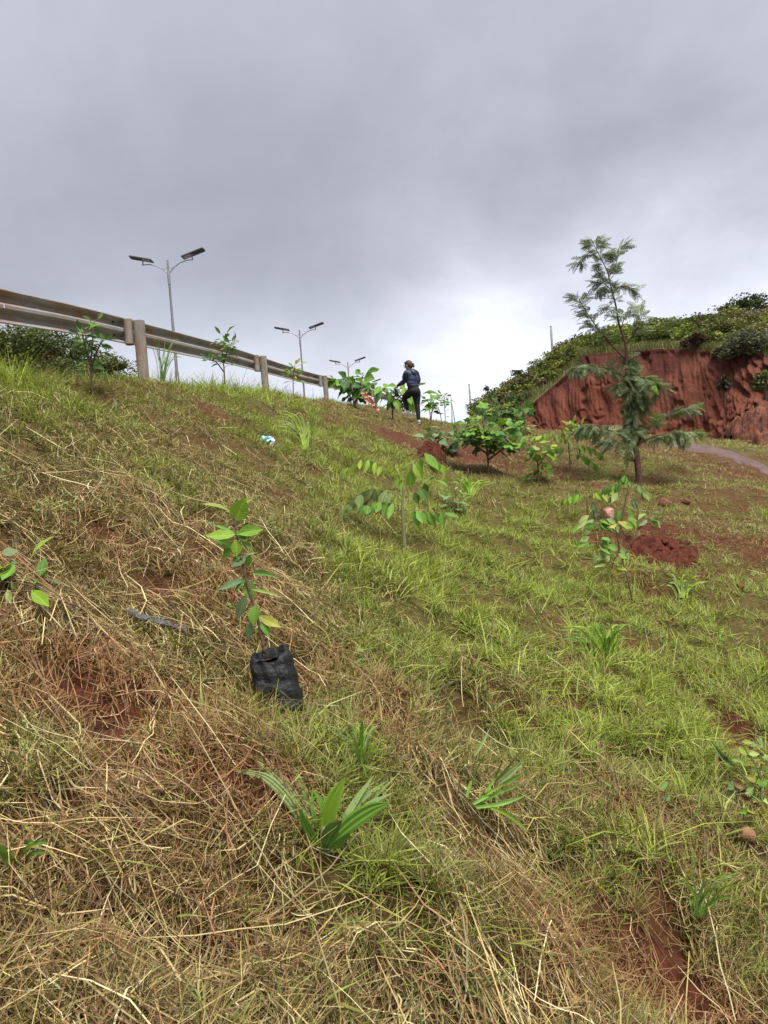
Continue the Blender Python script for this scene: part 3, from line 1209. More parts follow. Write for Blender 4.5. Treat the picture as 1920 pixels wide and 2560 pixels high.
# ------------------------------------------------------------------ guardrail
M_GALV = mat_noise('weathered_galvanised_steel', (.24, .225, .205), (.36, .345, .32), .68, 5, .12, metallic=.1, c3=(.26, .165, .105), scale3=2.6, stretch=(1, .3, 1.4))
M_POST = mat_noise('weathered_post', (.17, .155, .13), (.31, .285, .25), .75, 9, .35, c3=(.21, .14, .095), scale3=3.5, stretch=(1, 1, .4))
M_BOLT = mat_noise('rusty_bolt', (.06, .03, .02), (.14, .07, .05), .7, 40, .2, metallic=.4)


def build_guardrail():
    prof = [(.004, .160), (.0, .150), (.018, .128), (.070, .100), (.082, .086), (.082, .072), (.070, .058), (.014, .030), (.0, .016),
            (.0, -.016), (.014, -.030), (.070, -.058), (.082, -.072), (.082, -.086), (.070, -.100), (.018, -.128), (.0, -.150), (.004, -.160)]
    d = unit([.12, 1, 0])
    left = np.array([-d[1], d[0], 0])
    ypost = [-2.0, 4.1, 10.2, 16.3, 23.2, 29.3, 35.4, 41.5, 47.6, 53.7, 59.8]
    root = thing('guardrail', 'weathered steel guardrail with round posts along the top of the embankment', 'guardrail', (float(rail_x(9.75)), 9.75, float(zr(9.75))))
    o0 = np.array(root.location)

    def base(y):
        return np.array([float(rail_x(y)), y, float(zr(y))])
    h = .93
    prof = [(u * 1.08, z * 1.06) for u, z in prof]
    for j in range(len(ypost) - 1):
        y0, y1 = ypost[j] - .18, ypost[j + 1] + .12
        ys = list(np.linspace(y0, y1, 9))
        if j == 1:
            yh = 7.55
            ys = sorted(ys + [yh - .017, yh + .017])
        V, Fc = [], []
        lap = .005 * (j % 2)
        m = len(prof)
        for th in (0, .005):
            for y in ys:
                b = base(y) + np.array([0, 0, h - .155]) + left * (.19 + lap)
                for (u, z) in prof:
                    V.append(b + left * (u + th) + np.array([0, 0, z]) - o0)
        n = len(ys)
        for s_ in range(2):
            for i in range(n - 1):
                for k in range(m - 1):
                    if j == 1 and abs(ys[i] - (7.55 - .017)) < 1e-6 and k == 8:
                        continue
                    a = s_ * n * m + i * m + k
                    q = (a, a + 1, a + m + 1, a + m)
                    Fc.append(q if s_ else q[::-1])
        off = n * m
        for i in range(n - 1):
            for k in (0, m - 1):
                a = i * m + k
                Fc.append((a, a + m, a + m + off, a + off))
        for i in (0, n - 1):
            for k in range(m - 1):
                a = i * m + k
                Fc.append((a, a + 1, a + 1 + off, a + off))
        link('rail_beam', mesh_from('rail_beam', V, Fc, M_GALV), root)
    for y in ypost:
        b = base(y)
        zt = h - .035
        rr = .074
        p0 = b - o0 - left * .0
        pv = tube([p0 + [0, 0, -.4], p0 + [0, 0, .2], p0 + [0, 0, zt - .012], p0 + [0, 0, zt]], [rr, rr, rr, rr - .012], 18)
        po = link('post', mesh_from('post', *pv, M_POST, False), root)
        pc = p0 + left * .135 + d * -.03
        sp = tube([pc + [0, 0, h - .35], pc + [0, 0, h - .34], pc + [0, 0, h - .02], pc + [0, 0, h - .012]], [.052, .058, .058, .05], 16)
        link('spacer_block', mesh_from('spacer_block', *sp, M_POST), root)
        q = p0 + np.array([0, 0, h - .155]) + d * .078
        bl = tube([q, q + d * .03], [.016, .016], 6)
        link('bolt', mesh_from('bolt', *bl, M_BOLT), root)
        for zz in (-.085, .085):
            q = b - o0 + np.array([0, 0, h - .155 + zz]) + left * (.19 + .078) - d * .2
            bl = tube([q, q - left * .018], [.017, .014], 6)
            link('bolt', mesh_from('bolt', *bl, M_BOLT), root)


build_guardrail()

# ------------------------------------------------------------------ solar street lamps
M_POLE = mat_noise('lamp_pole', (.17, .17, .175), (.27, .27, .28), .55, 6, .1, metallic=.3, c3=(.20, .115, .085), scale3=1.1, stretch=(1, 1, .3))
M_SLEEVE = mat_noise('lamp_sleeve', (.22, .23, .24), (.30, .31, .32), .5, 10, .05, metallic=.4)
M_PANEL = mat_noise('panel_back', (.055, .06, .055), (.09, .095, .09), .45, 8, .03)
M_CELLS = mat_noise('solar_cells', (.01, .014, .03), (.02, .025, .05), .15, 30, 0)
M_LED = mat_noise('lamp_lens', (.45, .46, .45), (.6, .6, .58), .3, 20, 0)


def build_lamp():
    root = thing('street_lamp', '', 'street lamp', (0, 0, 0), 'solar street lamps along the road')
    H = 7.6
    pv = tube([(0, 0, -.3), (0, 0, .4), (0, 0, 2.4), (0, 0, 2.401), (0, 0, 4.9), (0, 0, 4.901), (0, 0, H - 1.05)], [.085, .085, .083, .070, .067, .057, .052], 12)
    link('pole', mesh_from('pole', *pv, M_POLE, False), root)
    bp = tube([(0, 0, -.05), (0, 0, .03)], [.2, .2], 12)
    link('base_plate', mesh_from('base_plate', *bp, M_POLE), root)
    sv = join(tube([(0, 0, H - 1.12), (0, 0, H - .62), (0, 0, H - .60), (0, 0, H)], [.066, .066, .052, .047], 12),
              tube([(-.1, 0, H - .95), (.1, 0, H - .95)], .011, 6), tube([(-.09, 0, H - .75), (.09, 0, H - .75)], .011, 6))
    link('sleeve', mesh_from('sleeve', *sv, M_SLEEVE, False), root)
    cap = tube([(0, 0, H), (0, 0, H + .025)], [.056, .03], 10)
    link('cap', mesh_from('cap', *cap, M_SLEEVE), root)
    for s in (-1, 1):
        arm = spline([(0, 0, H - .66), (s * .22, 0, H - .42), (s * .55, 0, H - .20), (s * .9, 0, H - .10), (s * 1.24, 0, H - .09)], 14)
        a = link('arm', mesh_from('arm', *tube(arm, .024, 8), M_SLEEVE, True), root)
        cb = spline([(s * .03, 0, H - .25), (s * .12, -.02, H - .42), (s * .3, -.02, H - .30)], 8)
        link('cable', mesh_from('cable', *tube(cb, .006, 5), M_BOLT), a)
        br = join(tube([(s * 1.2, 0, H - .10), (s * 1.2, 0, H + .10)], .032, 8), box((s * 1.2, 0, H + .12), (.09, .12, .06)), tube([(s * 1.2, 0, H + .08), (s * 1.10, 0, H + .20)], .014, 6))
        link('bracket', mesh_from('bracket', *br, M_SLEEVE), a)
        ang = math.radians(15) * s
        R = np.array([[math.cos(ang), 0, -math.sin(ang)], [0, 1, 0], [math.sin(ang), 0, math.cos(ang)]])
        tip = math.radians(-7)
        R = R @ np.array([[1, 0, 0], [0, math.cos(tip), -math.sin(tip)], [0, math.sin(tip), math.cos(tip)]])
        c = np.array([s * 1.27, 0, H + .19])
        hx, hy, hz = .56, .20, .022
        out = [(-hx, -hy), (hx * .93, -hy), (hx, -hy * .6), (hx, hy * .6), (hx * .93, hy), (-hx, hy)]
        V = [c + R @ np.array([x * s, y, -hz]) for x, y in out] + [c + R @ np.array([x * s, y, hz]) for x, y in out]
        Fc = [(0, 1, 2, 3, 4, 5), (6, 7, 8, 9, 10, 11)] + [(i, (i + 1) % 6, 6 + (i + 1) % 6, 6 + i) for i in range(6)]
        pn = link('lamp_head', mesh_from('lamp_head', V, Fc, M_PANEL), root)
        link('solar_panel', mesh_from('solar_panel', *box(c + R @ np.array([0, 0, hz + .006]), (hx * 1.8, hy * 1.85, .008), R), M_CELLS), pn)
        link('lens', mesh_from('lens', *box(c + R @ np.array([-s * hx * .55, 0, -hz - .012]), (.36, .26, .022), R), M_LED), pn)
    return root


def copy_tree(o, parent=None):
    c = o.copy()
    COL.objects.link(c)
    c.parent = parent
    for ch in list(o.children):
        copy_tree(ch, c)
    return c


lamps = [(418.5, 650, 36, 'nearest and largest of the double solar street lamps, rising behind first guardrail post'),
         (748, 824, 55.5, 'second double solar street lamp, rising behind the guardrail between two saplings'),
         (869, 905, 76, 'third double solar street lamp, rising out of the bushy plant by the guardrail'),
         (917, 957, 97, 'farthest street lamp, only its tip showing left of the person')]
lamp0 = build_lamp()
spare = [copy_tree(lamp0) for _ in range(3)]
for o, (px, py, d, lab) in zip([lamp0] + spare, lamps):
    top = at(px, py, d)
    o.location = (top[0], top[1], top[2] - 7.62)
    g = float(ground(top[0], top[1]))
    H = top[2] - g
    o.scale = (1, 1, 1)
    o.location.z = top[2] - 7.62
    o['label'] = lab
    o.rotation_euler.z = math.radians(-6)
    print('lamp', px, 'top', top, 'ground', g, 'height', H)

# utility poles on the hill
M_WOODPOLE = mat_noise('grey_wood_pole', (.16, .15, .15), (.26, .25, .24), .8, 5, .2)
for (px, y0, y1, d, lab) in [(1380, 900, 817, 62, 'grey bare pole standing on the hill slope left of the feathery tree'),
                             (1175, 1030, 962, 75, 'farther grey bare pole where the hill skyline meets the embankment')]:
    b, t = at(px + 4, y0 + 20, d), at(px - 2, y1, d)
    t = np.array([b[0], b[1], t[2]])
    r = thing('utility_pole', lab, 'pole', b, 'bare poles on the hill')
    link('shaft', mesh_from('shaft', *tube([(0, 0, -1.0), t - b], [.12, .085], 10), M_WOODPOLE, True), r)
    link('cap', mesh_from('cap', *tube([t - b, t - b + [0, 0, .05]], [.095, .05], 8), M_WOODPOLE), r)
bush('dark loose crowned bush across the road seen under the guardrail', 95, 938, 42, 220, 118, (.085, .11, .035), 5200, .16, 31, clumps=30)
bush('smaller dark bush across the road beside the nearest young tree', 268, 945, 46, 120, 48, (.10, .125, .04), 3000, .15, 32, clumps=22)

# ------------------------------------------------------------------ leaves and plants
LEAF_COL = dict(bright=(.19, .32, .032), lime=(.27, .37, .05), mid=(.145, .28, .04), dark=(.10, .20, .04), blue=(.17, .255, .115),
                pale=(.29, .37, .11), yellow=(.36, .34, .06), brown=(.27, .15, .065), deep=(.065, .13, .04), grey=(.22, .30, .10))


def leaf_mesh(name, prof, fold=.25, droop=.15, wave=0.0, pleat=0.0, nx=5, mat=None):
    """blade along +y from 0 to 1, half width given at each station"""
    n = len(prof)
    V, Fc = [], []
    for i, w in enumerate(prof):
        y = i / (n - 1)
        for k in range(nx):
            x = (k / (nx - 1)) * 2 - 1
            z = abs(x) * w * fold - droop * y * y + wave * math.sin(y * 9 + x * 2) * abs(x) * w + (pleat * w * (1 if k % 2 else -1))
            V.append((x * w, y * (1 - .1 * droop), z))
    for i in range(n - 1):
        for k in range(nx - 1):
            a = i * nx + k
            Fc.append((a, a + 1, a + nx + 1, a + nx))
    return mesh_from(name, V, Fc, mat or M_LEAF, True)


OVATE = [.012, .13, .21, .245, .235, .18, .09, .008]
LANCE = [.02, .085, .125, .14, .13, .10, .055, .005]
ROUND = [.02, .26, .38, .42, .40, .32, .18, .02]
LM = dict(
    ovate=[leaf_mesh('ovate_leaf', OVATE, .25, .12, .05), leaf_mesh('ovate_leaf', OVATE, .4, .3, .10), leaf_mesh('ovate_leaf', OVATE, .15, -.05, .08)],
    lance=[leaf_mesh('lance_leaf', LANCE, .3, .15, .05), leaf_mesh('lance_leaf', LANCE, .2, .35, .08)],
    round=[leaf_mesh('round_leaf', ROUND, .2, .15, .12), leaf_mesh('round_leaf', ROUND, .3, .35, .18), leaf_mesh('round_leaf', ROUND, .12, .05, .22)],
    curl=[leaf_mesh('curled_leaf', OVATE, .9, .5, .5)],
)


def lobed(name, seed):
    rs = np.random.RandomState(seed)
    V, Fc = [(0, .38, .02)], []
    n = 20
    for i in range(n):
        a = -math.pi / 2 + 2 * math.pi * (i + .5) / n
        r = .40 + .12 * math.cos(5 * (a - math.pi / 2)) * (1 if math.sin(a) > -.6 else .3) + rs.randn() * .015
        if math.sin(a) < -.85:
            r *= .72
        x, y = math.cos(a) * r * 1.05, .40 + math.sin(a) * r
        V.append((x, y, -.28 * (x * x + (y - .4) ** 2) + rs.randn() * .03))
    for i in range(n):
        Fc.append((0, 1 + i, 1 + (i + 1) % n))
    return mesh_from(name, V, Fc, M_LEAF, False)


LM['lobed'] = [lobed('lobed_leaf', 1), lobed('lobed_leaf', 2), lobed('lobed_leaf', 3)]


def leaf_obj(parent, kind, P, Q, width, col, rs, hint=None, name='leaf', jit=.35, origin=None):
    """leaf from P to Q (world), width in metres"""
    me = LM[kind][rs.randint(len(LM[kind]))]
    P, Q = np.asarray(P, float), np.asarray(Q, float)
    L = max(np.linalg.norm(Q - P), 1e-3)
    y = (Q - P) / L
    h = np.array([0, -.55, .75]) if hint is None else np.asarray(hint, float)
    h = h + rs.randn(3) * jit
    z = h - y * np.dot(h, y)
    if np.linalg.norm(z) < .1:
        z = np.array([0, -1.0, .1]) - y * np.dot([0, -1.0, .1], y)
    z = unit(z)
    x = np.cross(y, z)
    full = {'ovate': .49, 'lance': .28, 'round': .84, 'curl': .49, 'lobed': 1.05}[kind]
    sx = width / full
    org = np.zeros(3) if origin is None else origin
    p = P - org
    o = link(name, me, parent)
    o.matrix_basis = Matrix(((x[0] * sx, y[0] * L, z[0] * L, p[0]), (x[1] * sx, y[1] * L, z[1] * L, p[1]), (x[2] * sx, y[2] * L, z[2] * L, p[2]), (0, 0, 0, 1)))
    c = LEAF_COL[col] if isinstance(col, str) else col
    f = .8 + .4 * rs.rand()
    o.color = (c[0] * f * (.9 + .2 * rs.rand()), c[1] * f, c[2] * f, 1)
    return o


def stem_mesh(name, pts, r0, r1, parent, org, mat, n=10, sides=6):
    S = spline(pts, n) - org
    return link(name, mesh_from(name, *tube(S, list(np.linspace(r0, r1, n)), sides), mat, True), parent)


def pix_plant(label, name, cat, base_px, stems, leaves, seed, group=None, stem_r=(4, 2), stem_mat=None, depth=None, jd=.10):
    """stems: list of pixel polylines; leaves: (base px, tip px, width px, colour, kind, droop)"""
    rs = np.random.RandomState(seed)
    B = hit(*base_px)
    d = depth_of(B) if depth is None else depth
    k = d / F_PX
    root = thing(name, label, cat, B, group)
    for j, st in enumerate(stems):
        pts = [at(x, y, dsafe(x, y, d + (rs.randn() * jd * .2 if i else 0), .08)) for i, (x, y) in enumerate(st)]
        if j == 0:
            pts[0] = B - np.array([0, 0, .03])
        stem_mesh('stem', pts, stem_r[0] * k * (1 if j == 0 else .7), stem_r[1] * k * (1 if j == 0 else .7), root, B, stem_mat or M_BARK, 12)
    for lf in leaves:
        (x0, y0), (x1, y1), w, col = lf[:4]
        kind = lf[4] if len(lf) > 4 else 'ovate'
        L = math.hypot(x1 - x0, y1 - y0) * k
        dd = rs.randn() * jd
        tilt = (rs.rand() - .6) * L * .9
        P, Q = at(x0, y0, dsafe(x0, y0, d + dd * .3, .09)), at(x1, y1, dsafe(x1, y1, d + dd * .3 + tilt, .10))
        leaf_obj(root, kind, P, Q, w * k, col, rs, origin=B)
    return root


def dsafe(x, y, d, gap=.05):
    """depth d, or just in front of the slope where that is nearer"""
    r = ray(x, y)
    T = np.linspace(max(.8, d - 1.6), d + .05, 60)
    P = r[None, :] * T[:, None]
    bel = P[:, 2] < ground(P[:, 0], P[:, 1]) + gap * .6
    if bel.any():
        return max(.8, T[int(np.argmax(bel))] - gap)
    return d


def crop(s, ox, oy):
    return lambda x, y: (ox + x * s, oy + y * s)


# ---- young tree in its black nursery bag
c4 = crop(.2712, 440, 1200)


def bag_sapling():
    rs = np.random.RandomState(31)
    # the bag stands in a hollow dug beside it
    foot = hit(688, 1772)
    d = depth_of(foot)
    k = d / F_PX
    root = thing('bagged_sapling', 'young tree with large bright leaves standing in a black plastic nursery bag', 'sapling', foot)
    O = foot
    # crumpled bag
    top_c, bot_c = at(674, 1634, d + .02), at(700, 1765, d)
    ax = unit(top_c - bot_c)
    H = np.linalg.norm(top_c - bot_c)
    bot_c = bot_c - ax * .05
    H += .05
    xx = unit(np.cross([0, -1.0, 0], ax)) * -1
    xx = unit(np.array([1, 0, 0]) - ax * ax[0])
    yy_ = np.cross(ax, xx)
    nu, nv = 56, 30
    V, Fc = [], []
    R = .5 * 124 * k
    for j in range(nv):
        v = j / (nv - 1)
        for i in range(nu):
            a = 2 * math.pi * i / nu
            cx_, sx_ = math.cos(a), math.sin(a)
            sq = 1 / (abs(cx_) ** 3.2 + abs(sx_) ** 3.2) ** (1 / 3.2)
            wr = (fbm(np.array(cx_ * 3 + v * 2.5 + 5), np.array(sx_ * 3 + v * 4.2), 5, 4) - .5)
            r = R * (sq * .93) * (1.02 - .10 * v + .03 * math.sin(v * 5)) + float(wr) * .009
            fold = .003 * math.sin(a * 9 + v * 5) * (.2 + v) + .0025 * math.sin(a * 2 + v * 23)
            r += fold
            if v < .12:
                r *= .75 + .25 * v / .12
            topz = 0
            if v > .8:
                topz = (math.sin(a * 2 + 1) * .006 + float(vnoise(np.array(cx_ * 3 + 9), np.array(sx_ * 3), 8) - .5) * .016) * (v - .8) / .2
                r *= 1 - .10 * ((v - .8) / .2) ** 2
            if v > .6:
                topz += .020 * sx_ * (v - .6) / .4
            V.append(bot_c + ax * (v * H + topz) + xx * cx_ * r + yy_ * sx_ * r * .92 - O)
    for j in range(nv - 1):
        for i in range(nu):
            i2 = (i + 1) % nu
            Fc.append((j * nu + i, j * nu + i2, (j + 1) * nu + i2, (j + 1) * nu + i))
    # rim rolled inwards
    m0 = (nv - 1) * nu
    for s_, dz in ((.86, .004), (.8, -.03)):
        o = len(V)
        for i in range(nu):
            p = V[m0 + i]
            c = top_c - O
            V.append(c + (p - c) * s_ + ax * dz)
        src = m0 if s_ == .86 else o - nu
        for i in range(nu):
            i2 = (i + 1) % nu
            Fc.append((src + i, src + i2, o + i2, o + i))
    m = mat_noise('black_polythene', (.004, .004, .0045), (.009, .009, .010), .55, 34, .6, spec=.4)
    link('nursery_bag', mesh_from('nursery_bag', V, Fc, m, True), root)
    sv, sf = [], []
    for j, rr in enumerate((.0, .5, .86)):
        for i in range(16):
            a = 2 * math.pi * i / 16
            sv.append(top_c - ax * .022 + (xx * math.cos(a) + yy_ * math.sin(a)) * R * rr * .92 + ax * rs.rand() * .008 - O)
    for j in range(2):
        for i in range(16):
            sf.append((j * 16 + i, j * 16 + (i + 1) % 16, (j + 1) * 16 + (i + 1) % 16, (j + 1) * 16 + i))
    link('potting_soil', mesh_from('potting_soil', sv, sf, mat_noise('dark_potting_soil', (.012, .008, .006), (.035, .02, .014), .95, 60, .6)), root)
    stem = [c4(*p) for p in [(815, 1600), (790, 1440), (755, 1290), (700, 1110), (640, 880), (600, 700), (560, 520), (540, 390), (535, 330)]]
    pts = [at(x, y, d + .01 * i / 8) for i, (x, y) in enumerate(stem)]
    stem_mesh('stem', pts, .0075, .0030, root, O, M_BARK, 26)
    LV = [((500, 290), (265, 200), 62, 'lime'), ((535, 388), (628, 185), 150, 'bright'), ((550, 225), (702, 178), 55, 'lime'),
          ((550, 500), (303, 520), 92, 'bright'), ((562, 500), (797, 432), 100, 'bright'), ((555, 490), (365, 430), 55, 'mid'),
          ((556, 508), (702, 516), 30, 'pale'), ((520, 620), (382, 545), 72, 'mid'), ((556, 550), (562, 690), 96, 'bright'),
          ((600, 560), (712, 640), 74, 'mid'), ((520, 615), (435, 712), 72, 'mid'), ((655, 680), (530, 790), 105, 'blue'),
          ((685, 690), (648, 795), 58, 'mid'), ((640, 690), (742, 660), 22, 'pale'), ((680, 860), (922, 862), 48, 'dark'),
          ((645, 905), (410, 1010), 62, 'blue'), ((645, 920), (548, 1025), 48, 'mid'), ((655, 915), (702, 1095), 115, 'mid'),
          ((690, 1010), (937, 1056), 32, 'pale'), ((655, 1050), (560, 1272), 82, 'blue'), ((738, 1145), (700, 1315), 96, 'mid'),
          ((715, 1290), (650, 1485), 72, 'blue'), ((760, 1252), (948, 1350), 80, 'yellow'), ((772, 1305), (862, 1420), 62, 'mid'),
          ((600, 700), (520, 740), 40, 'mid'), ((560, 470), (640, 560), 60, 'mid')]
    for i, (a, b, w, col) in enumerate(LV):
        L = math.hypot(b[0] - a[0], b[1] - a[1]) * .2712 * k
        P = at(*c4(*a), d + rs.randn() * .01)
        Q = at(*c4(*b), dsafe(*c4(*b), d + (rs.rand() - .62) * L * .8))
        Q = P + (Q - P) * 1.12
        leaf_obj(root, 'ovate', P, Q, w * .2712 * k * 1.15, col, rs, hint=(.1, -.7, .6), jit=.18, origin=O)


bag_sapling()

# ---- pinnate sapling in the middle of the slope
c5 = crop(.2411, 840, 1080)


def pinnate(label, base_px, stem_px, fronds, seed, crop_f, scale, name='sapling', stem_r=(.011, .005), mat=None, cat='sapling', hang=.85, group=None):
    """fronds: (polyline in crop px, leaflet px length, leaflet px width, colour, count, t0)"""
    rs = np.random.RandomState(seed)
    B = hit(*base_px)
    d = depth_of(B)
    k = d / F_PX * scale
    root = thing(name, label, cat, B, group)
    pts = [B - np.array([0, 0, .04])] + [at(*crop_f(*p), d) for p in stem_px]
    stem_mesh('stem', pts, stem_r[0], stem_r[1], root, B, mat or M_GREENSTEM, 14)
    for (poly, ll, lw, col, cnt, t0) in fronds:
        dy = (rs.rand() - .5) * .35
        m = len(poly)
        P = np.array([at(*crop_f(*p), dsafe(*crop_f(*p), d + dy * i / max(m - 1, 1), ll * k * .5)) for i, p in enumerate(poly)])
        S = spline(P, 14)
        fr = link('compound_leaf', mesh_from('compound_leaf', *tube(S - B, list(np.linspace(.0035, .0014, 14)), 5), M_GREENSTEM, True), root)
        for j in range(cnt):
            t = t0 + (1 - t0) * (j + .5) / cnt
            i = min(int(t * 13), 12)
            p = S[i] + (S[i + 1] - S[i]) * (t * 13 - i)
            tg = unit(S[i + 1] - S[i])
            sd = unit(np.cross(tg, [0, 0, 1.0])) * (1 if j % 2 else -1)
            L = .88 * ll * k * (.75 + .4 * rs.rand()) * (.7 + .6 * math.sin(math.pi * (.15 + .75 * t)))
            dirv = unit(sd * (1 - hang) * 1.6 + np.array([0, 0, -1.0]) * hang + tg * .35 + rs.randn(3) * .12)
            leaf_obj(fr, 'ovate' if lw / ll > .33 else 'lance', p, p + dirv * L, lw * k * (.85 + .3 * rs.rand()), col, rs, hint=(sd[0] * .5, -.9, .35), name='leaflet', jit=.25, origin=B)
        tip = S[-1]
        leaf_obj(fr, 'ovate', tip, tip + unit(S[-1] - S[-3] + np.array([0, 0, -.02])) * ll * k * .9, lw * k, col, rs, name='leaflet', origin=B)
    return root


pinnate('young tree with drooping compound leaves on a straight stem in mid slope', (1012, 1384),
        [(700, 1000), (690, 800), (690, 700), (705, 560)],
        [([(690, 690), (590, 520), (500, 390), (400, 310), (260, 285), (130, 370)], 145, 62, 'lime', 10, .45),
         ([(700, 640), (725, 500), (800, 330), (930, 215), (1060, 330)], 215, 105, 'bright', 6, .35),
         ([(700, 750), (800, 640), (950, 505)], 150, 80, 'dark', 3, .45),
         ([(700, 810), (850, 815), (1130, 840)], 165, 75, 'mid', 6, .3),
         ([(690, 735), (620, 650), (530, 615), (380, 590), (250, 640), (130, 770)], 165, 85, 'grey', 15, .3),
         ([(690, 770), (590, 740), (450, 720), (320, 765)], 150, 75, 'mid', 9, .3),
         ([(700, 560), (690, 500), (640, 480)], 110, 45, 'bright', 3, .2),
         ([(690, 825), (560, 805), (400, 800)], 70, 45, 'brown', 2, .2)], 41, c5, .2411, stem_r=(.021, .010))

# ---- plant reaching in at the left edge
c8 = crop(.2893, 0, 1280)
LV8 = [((10, 360), (160, 335), 95, 'blue'), ((-40, 520), (85, 370), 130, 'bright'), ((-30, 560), (70, 420), 120, 'lime'), ((20, 590), (130, 475), 95, 'mid'),
       ((100, 590), (120, 680), 55, 'pale'), ((65, 670), (95, 795), 58, 'pale'), ((280, 358), (455, 188), 62, 'bright'), ((345, 555), (395, 392), 105, 'dark'),
       ((330, 500), (410, 550), 60, 'mid'), ((375, 565), (558, 645), 110, 'blue'), ((275, 675), (432, 828), 100, 'bright'), ((355, 570), (310, 640), 40, 'mid'), ((-10, 700), (10, 760), 40, 'bright')]
pix_plant('leaning seedling with broad leaves reaching in from left edge of the slope', 'seedling', 'seedling', c8(850, 905),
          [[c8(*p) for p in [(850, 900), (700, 830), (560, 775), (390, 690), (250, 630), (0, 600)]], [c8(*p) for p in [(560, 780), (510, 700), (430, 610), (370, 560), (290, 360)]],
           [c8(*p) for p in [(390, 700), (200, 680), (-20, 685)]]],
          [(c8(*a), c8(*b), w * .2893, col) for a, b, w, col in LV8], 51, stem_r=(2.6, 1.4), jd=.05)


# ---- palm seedling with pleated leaves
def ribbon_leaf(parent, name, pts, wid, prof, col, O, rs, pleat=.12, fold=.12, nx=7, mat=None):
    S = spline(pts, len(prof) * 2 - 1)
    n = len(S)
    W = np.interp(np.linspace(0, 1, n), np.linspace(0, 1, len(prof)), prof) * wid
    V, Fc = [], []
    rc = rs.randn() * .3
    for i in range(n):
        t = unit(S[min(i + 1, n - 1)] - S[max(i - 1, 0)])
        h = np.array([rc, -1.0, .45])
        nz = unit(h - t * np.dot(h, t))
        x = np.cross(t, nz)
        for k in range(nx):
            u = (k / (nx - 1)) * 2 - 1
            V.append(S[i] + x * u * W[i] + nz * (abs(u) * W[i] * fold + pleat * W[i] * (1 if k % 2 else -1) * (1 - .5 * abs(u))) - O)
    for i in range(n - 1):
        for k in range(nx - 1):
            a = i * nx + k
            Fc.append((a, a + 1, a + nx + 1, a + nx))
    o = link(name, mesh_from(name, V, Fc, mat or M_BLADE), parent)
    c = LEAF_COL[col] if isinstance(col, str) else col
    f = .85 + .3 * rs.rand()
    o.color = (c[0] * f, c[1] * f, c[2] * f, 1)
    return o


M_BLADE = mat_leaf('long_blade', .3, .4, False)
c7 = crop(.3014, 540, 1840)


def palm_seedling():
    rs = np.random.RandomState(61)
    B = hit(*c7(905, 965))
    d = depth_of(B)
    k = d / F_PX * .3014
    root = thing('palm_seedling', 'palm seedling with a fan of long pleated green leaves low on the slope', 'seedling', B)
    lp = [.18, .5, .85, 1, 1, .85, .5, .04]
    L = [([(870, 930), (770, 760), (640, 560), (470, 340), (285, 160)], 44, 'pale', .1), ([(865, 930), (740, 740), (560, 480), (380, 330), (145, 290)], 40, 'grey', .05),
         ([(870, 930), (780, 700), (640, 470), (520, 320), (405, 195)], 30, 'grey', .12), ([(885, 920), (800, 700), (720, 480), (640, 240)], 58, 'pale', .14),
         ([(880, 915), (770, 680), (690, 500), (570, 365)], 48, 'pale', .18), ([(905, 930), (915, 720), (980, 520), (1072, 342)], 74, 'bright', -.02),
         ([(900, 720), (890, 640), (860, 530), (798, 440)], 24, 'mid', 0), ([(895, 960), (920, 860), (970, 780), (1045, 700)], 62, 'dark', -.12),
         ([(910, 960), (1010, 820), (1160, 690), (1310, 600), (1445, 555)], 66, 'mid', -.10), ([(930, 930), (1060, 700), (1170, 520), (1310, 325)], 28, 'grey', .1),
         ([(930, 930), (1080, 690), (1220, 520), (1430, 365)], 26, 'grey', .12), ([(930, 930), (1090, 740), (1270, 560), (1545, 280)], 14, 'pale', .15),
         ([(930, 940), (1120, 690), (1280, 560), (1480, 465)], 22, 'grey', .08), ([(890, 930), (850, 780), (800, 600), (800, 430)], 18, 'mid', .05),
         ([(880, 940), (800, 830), (740, 720), (690, 600)], 40, 'mid', -.05), ([(900, 950), (1000, 900), (1060, 860), (1120, 800)], 34, 'dark', -.12)]
    for pl, w, col, dy in L:
        m = len(pl)
        pts = [at(*c7(*p), d + dy * (i / (m - 1)) * 1.2) for i, p in enumerate(pl)]
        pts[0] = B + (pts[0] - B) * .4
        ribbon_leaf(root, 'leaf', pts, w * k, lp, col, B, rs)
    link('sheath', mesh_from('sheath', *tube([np.array([0, 0, -.03]), np.array([0, 0, .02]), np.array([.004, 0, .07])], [.018, .015, .008], 8), M_GREENSTEM, True), root)


palm_seedling()


def tussock(label, base_px, blades, seed, cols=('bright', 'lime', 'mid'), wpx=6, name='grass_tussock', group='broad bladed grass clumps', prof=None):
    """blades: polylines of pixels; or (n, spread px, height px) for a fan"""
    rs = np.random.RandomState(seed)
    B = hit(*base_px)
    d = depth_of(B)
    k = d / F_PX
    root = thing(name, label, 'grass clump', B, group)
    prof = prof or [.7, .9, 1, .95, .8, .5, .04]
    fan = isinstance(blades, tuple)
    if fan:
        n, sp, hp, lean = blades
        bl = []
        for i in range(n):
            dx = (rs.rand() * 2 - 1) * sp + lean
            hh = hp * (.45 + .6 * rs.rand())
            x, y = base_px
            x += rs.randn() * sp * .12
            bl.append([(x, y + 4), (x + dx * .3, y - hh * .5), (x + dx * .7, y - hh * .9), (x + dx * 1.25, y - hh * (.8 + .25 * rs.rand()))])
        blades = bl
    for b in blades:
        dy = rs.randn() * .12
        m = len(b)
        pts = [at(*p, dsafe(*p, d + dy * i / (m - 1), .02 if fan else .10)) for i, p in enumerate(b)]
        ribbon_leaf(root, 'blade', pts, wpx * k * (.6 + .6 * rs.rand()), prof, cols[rs.randint(len(cols))], B, rs, .0, .35, 3)
    return root


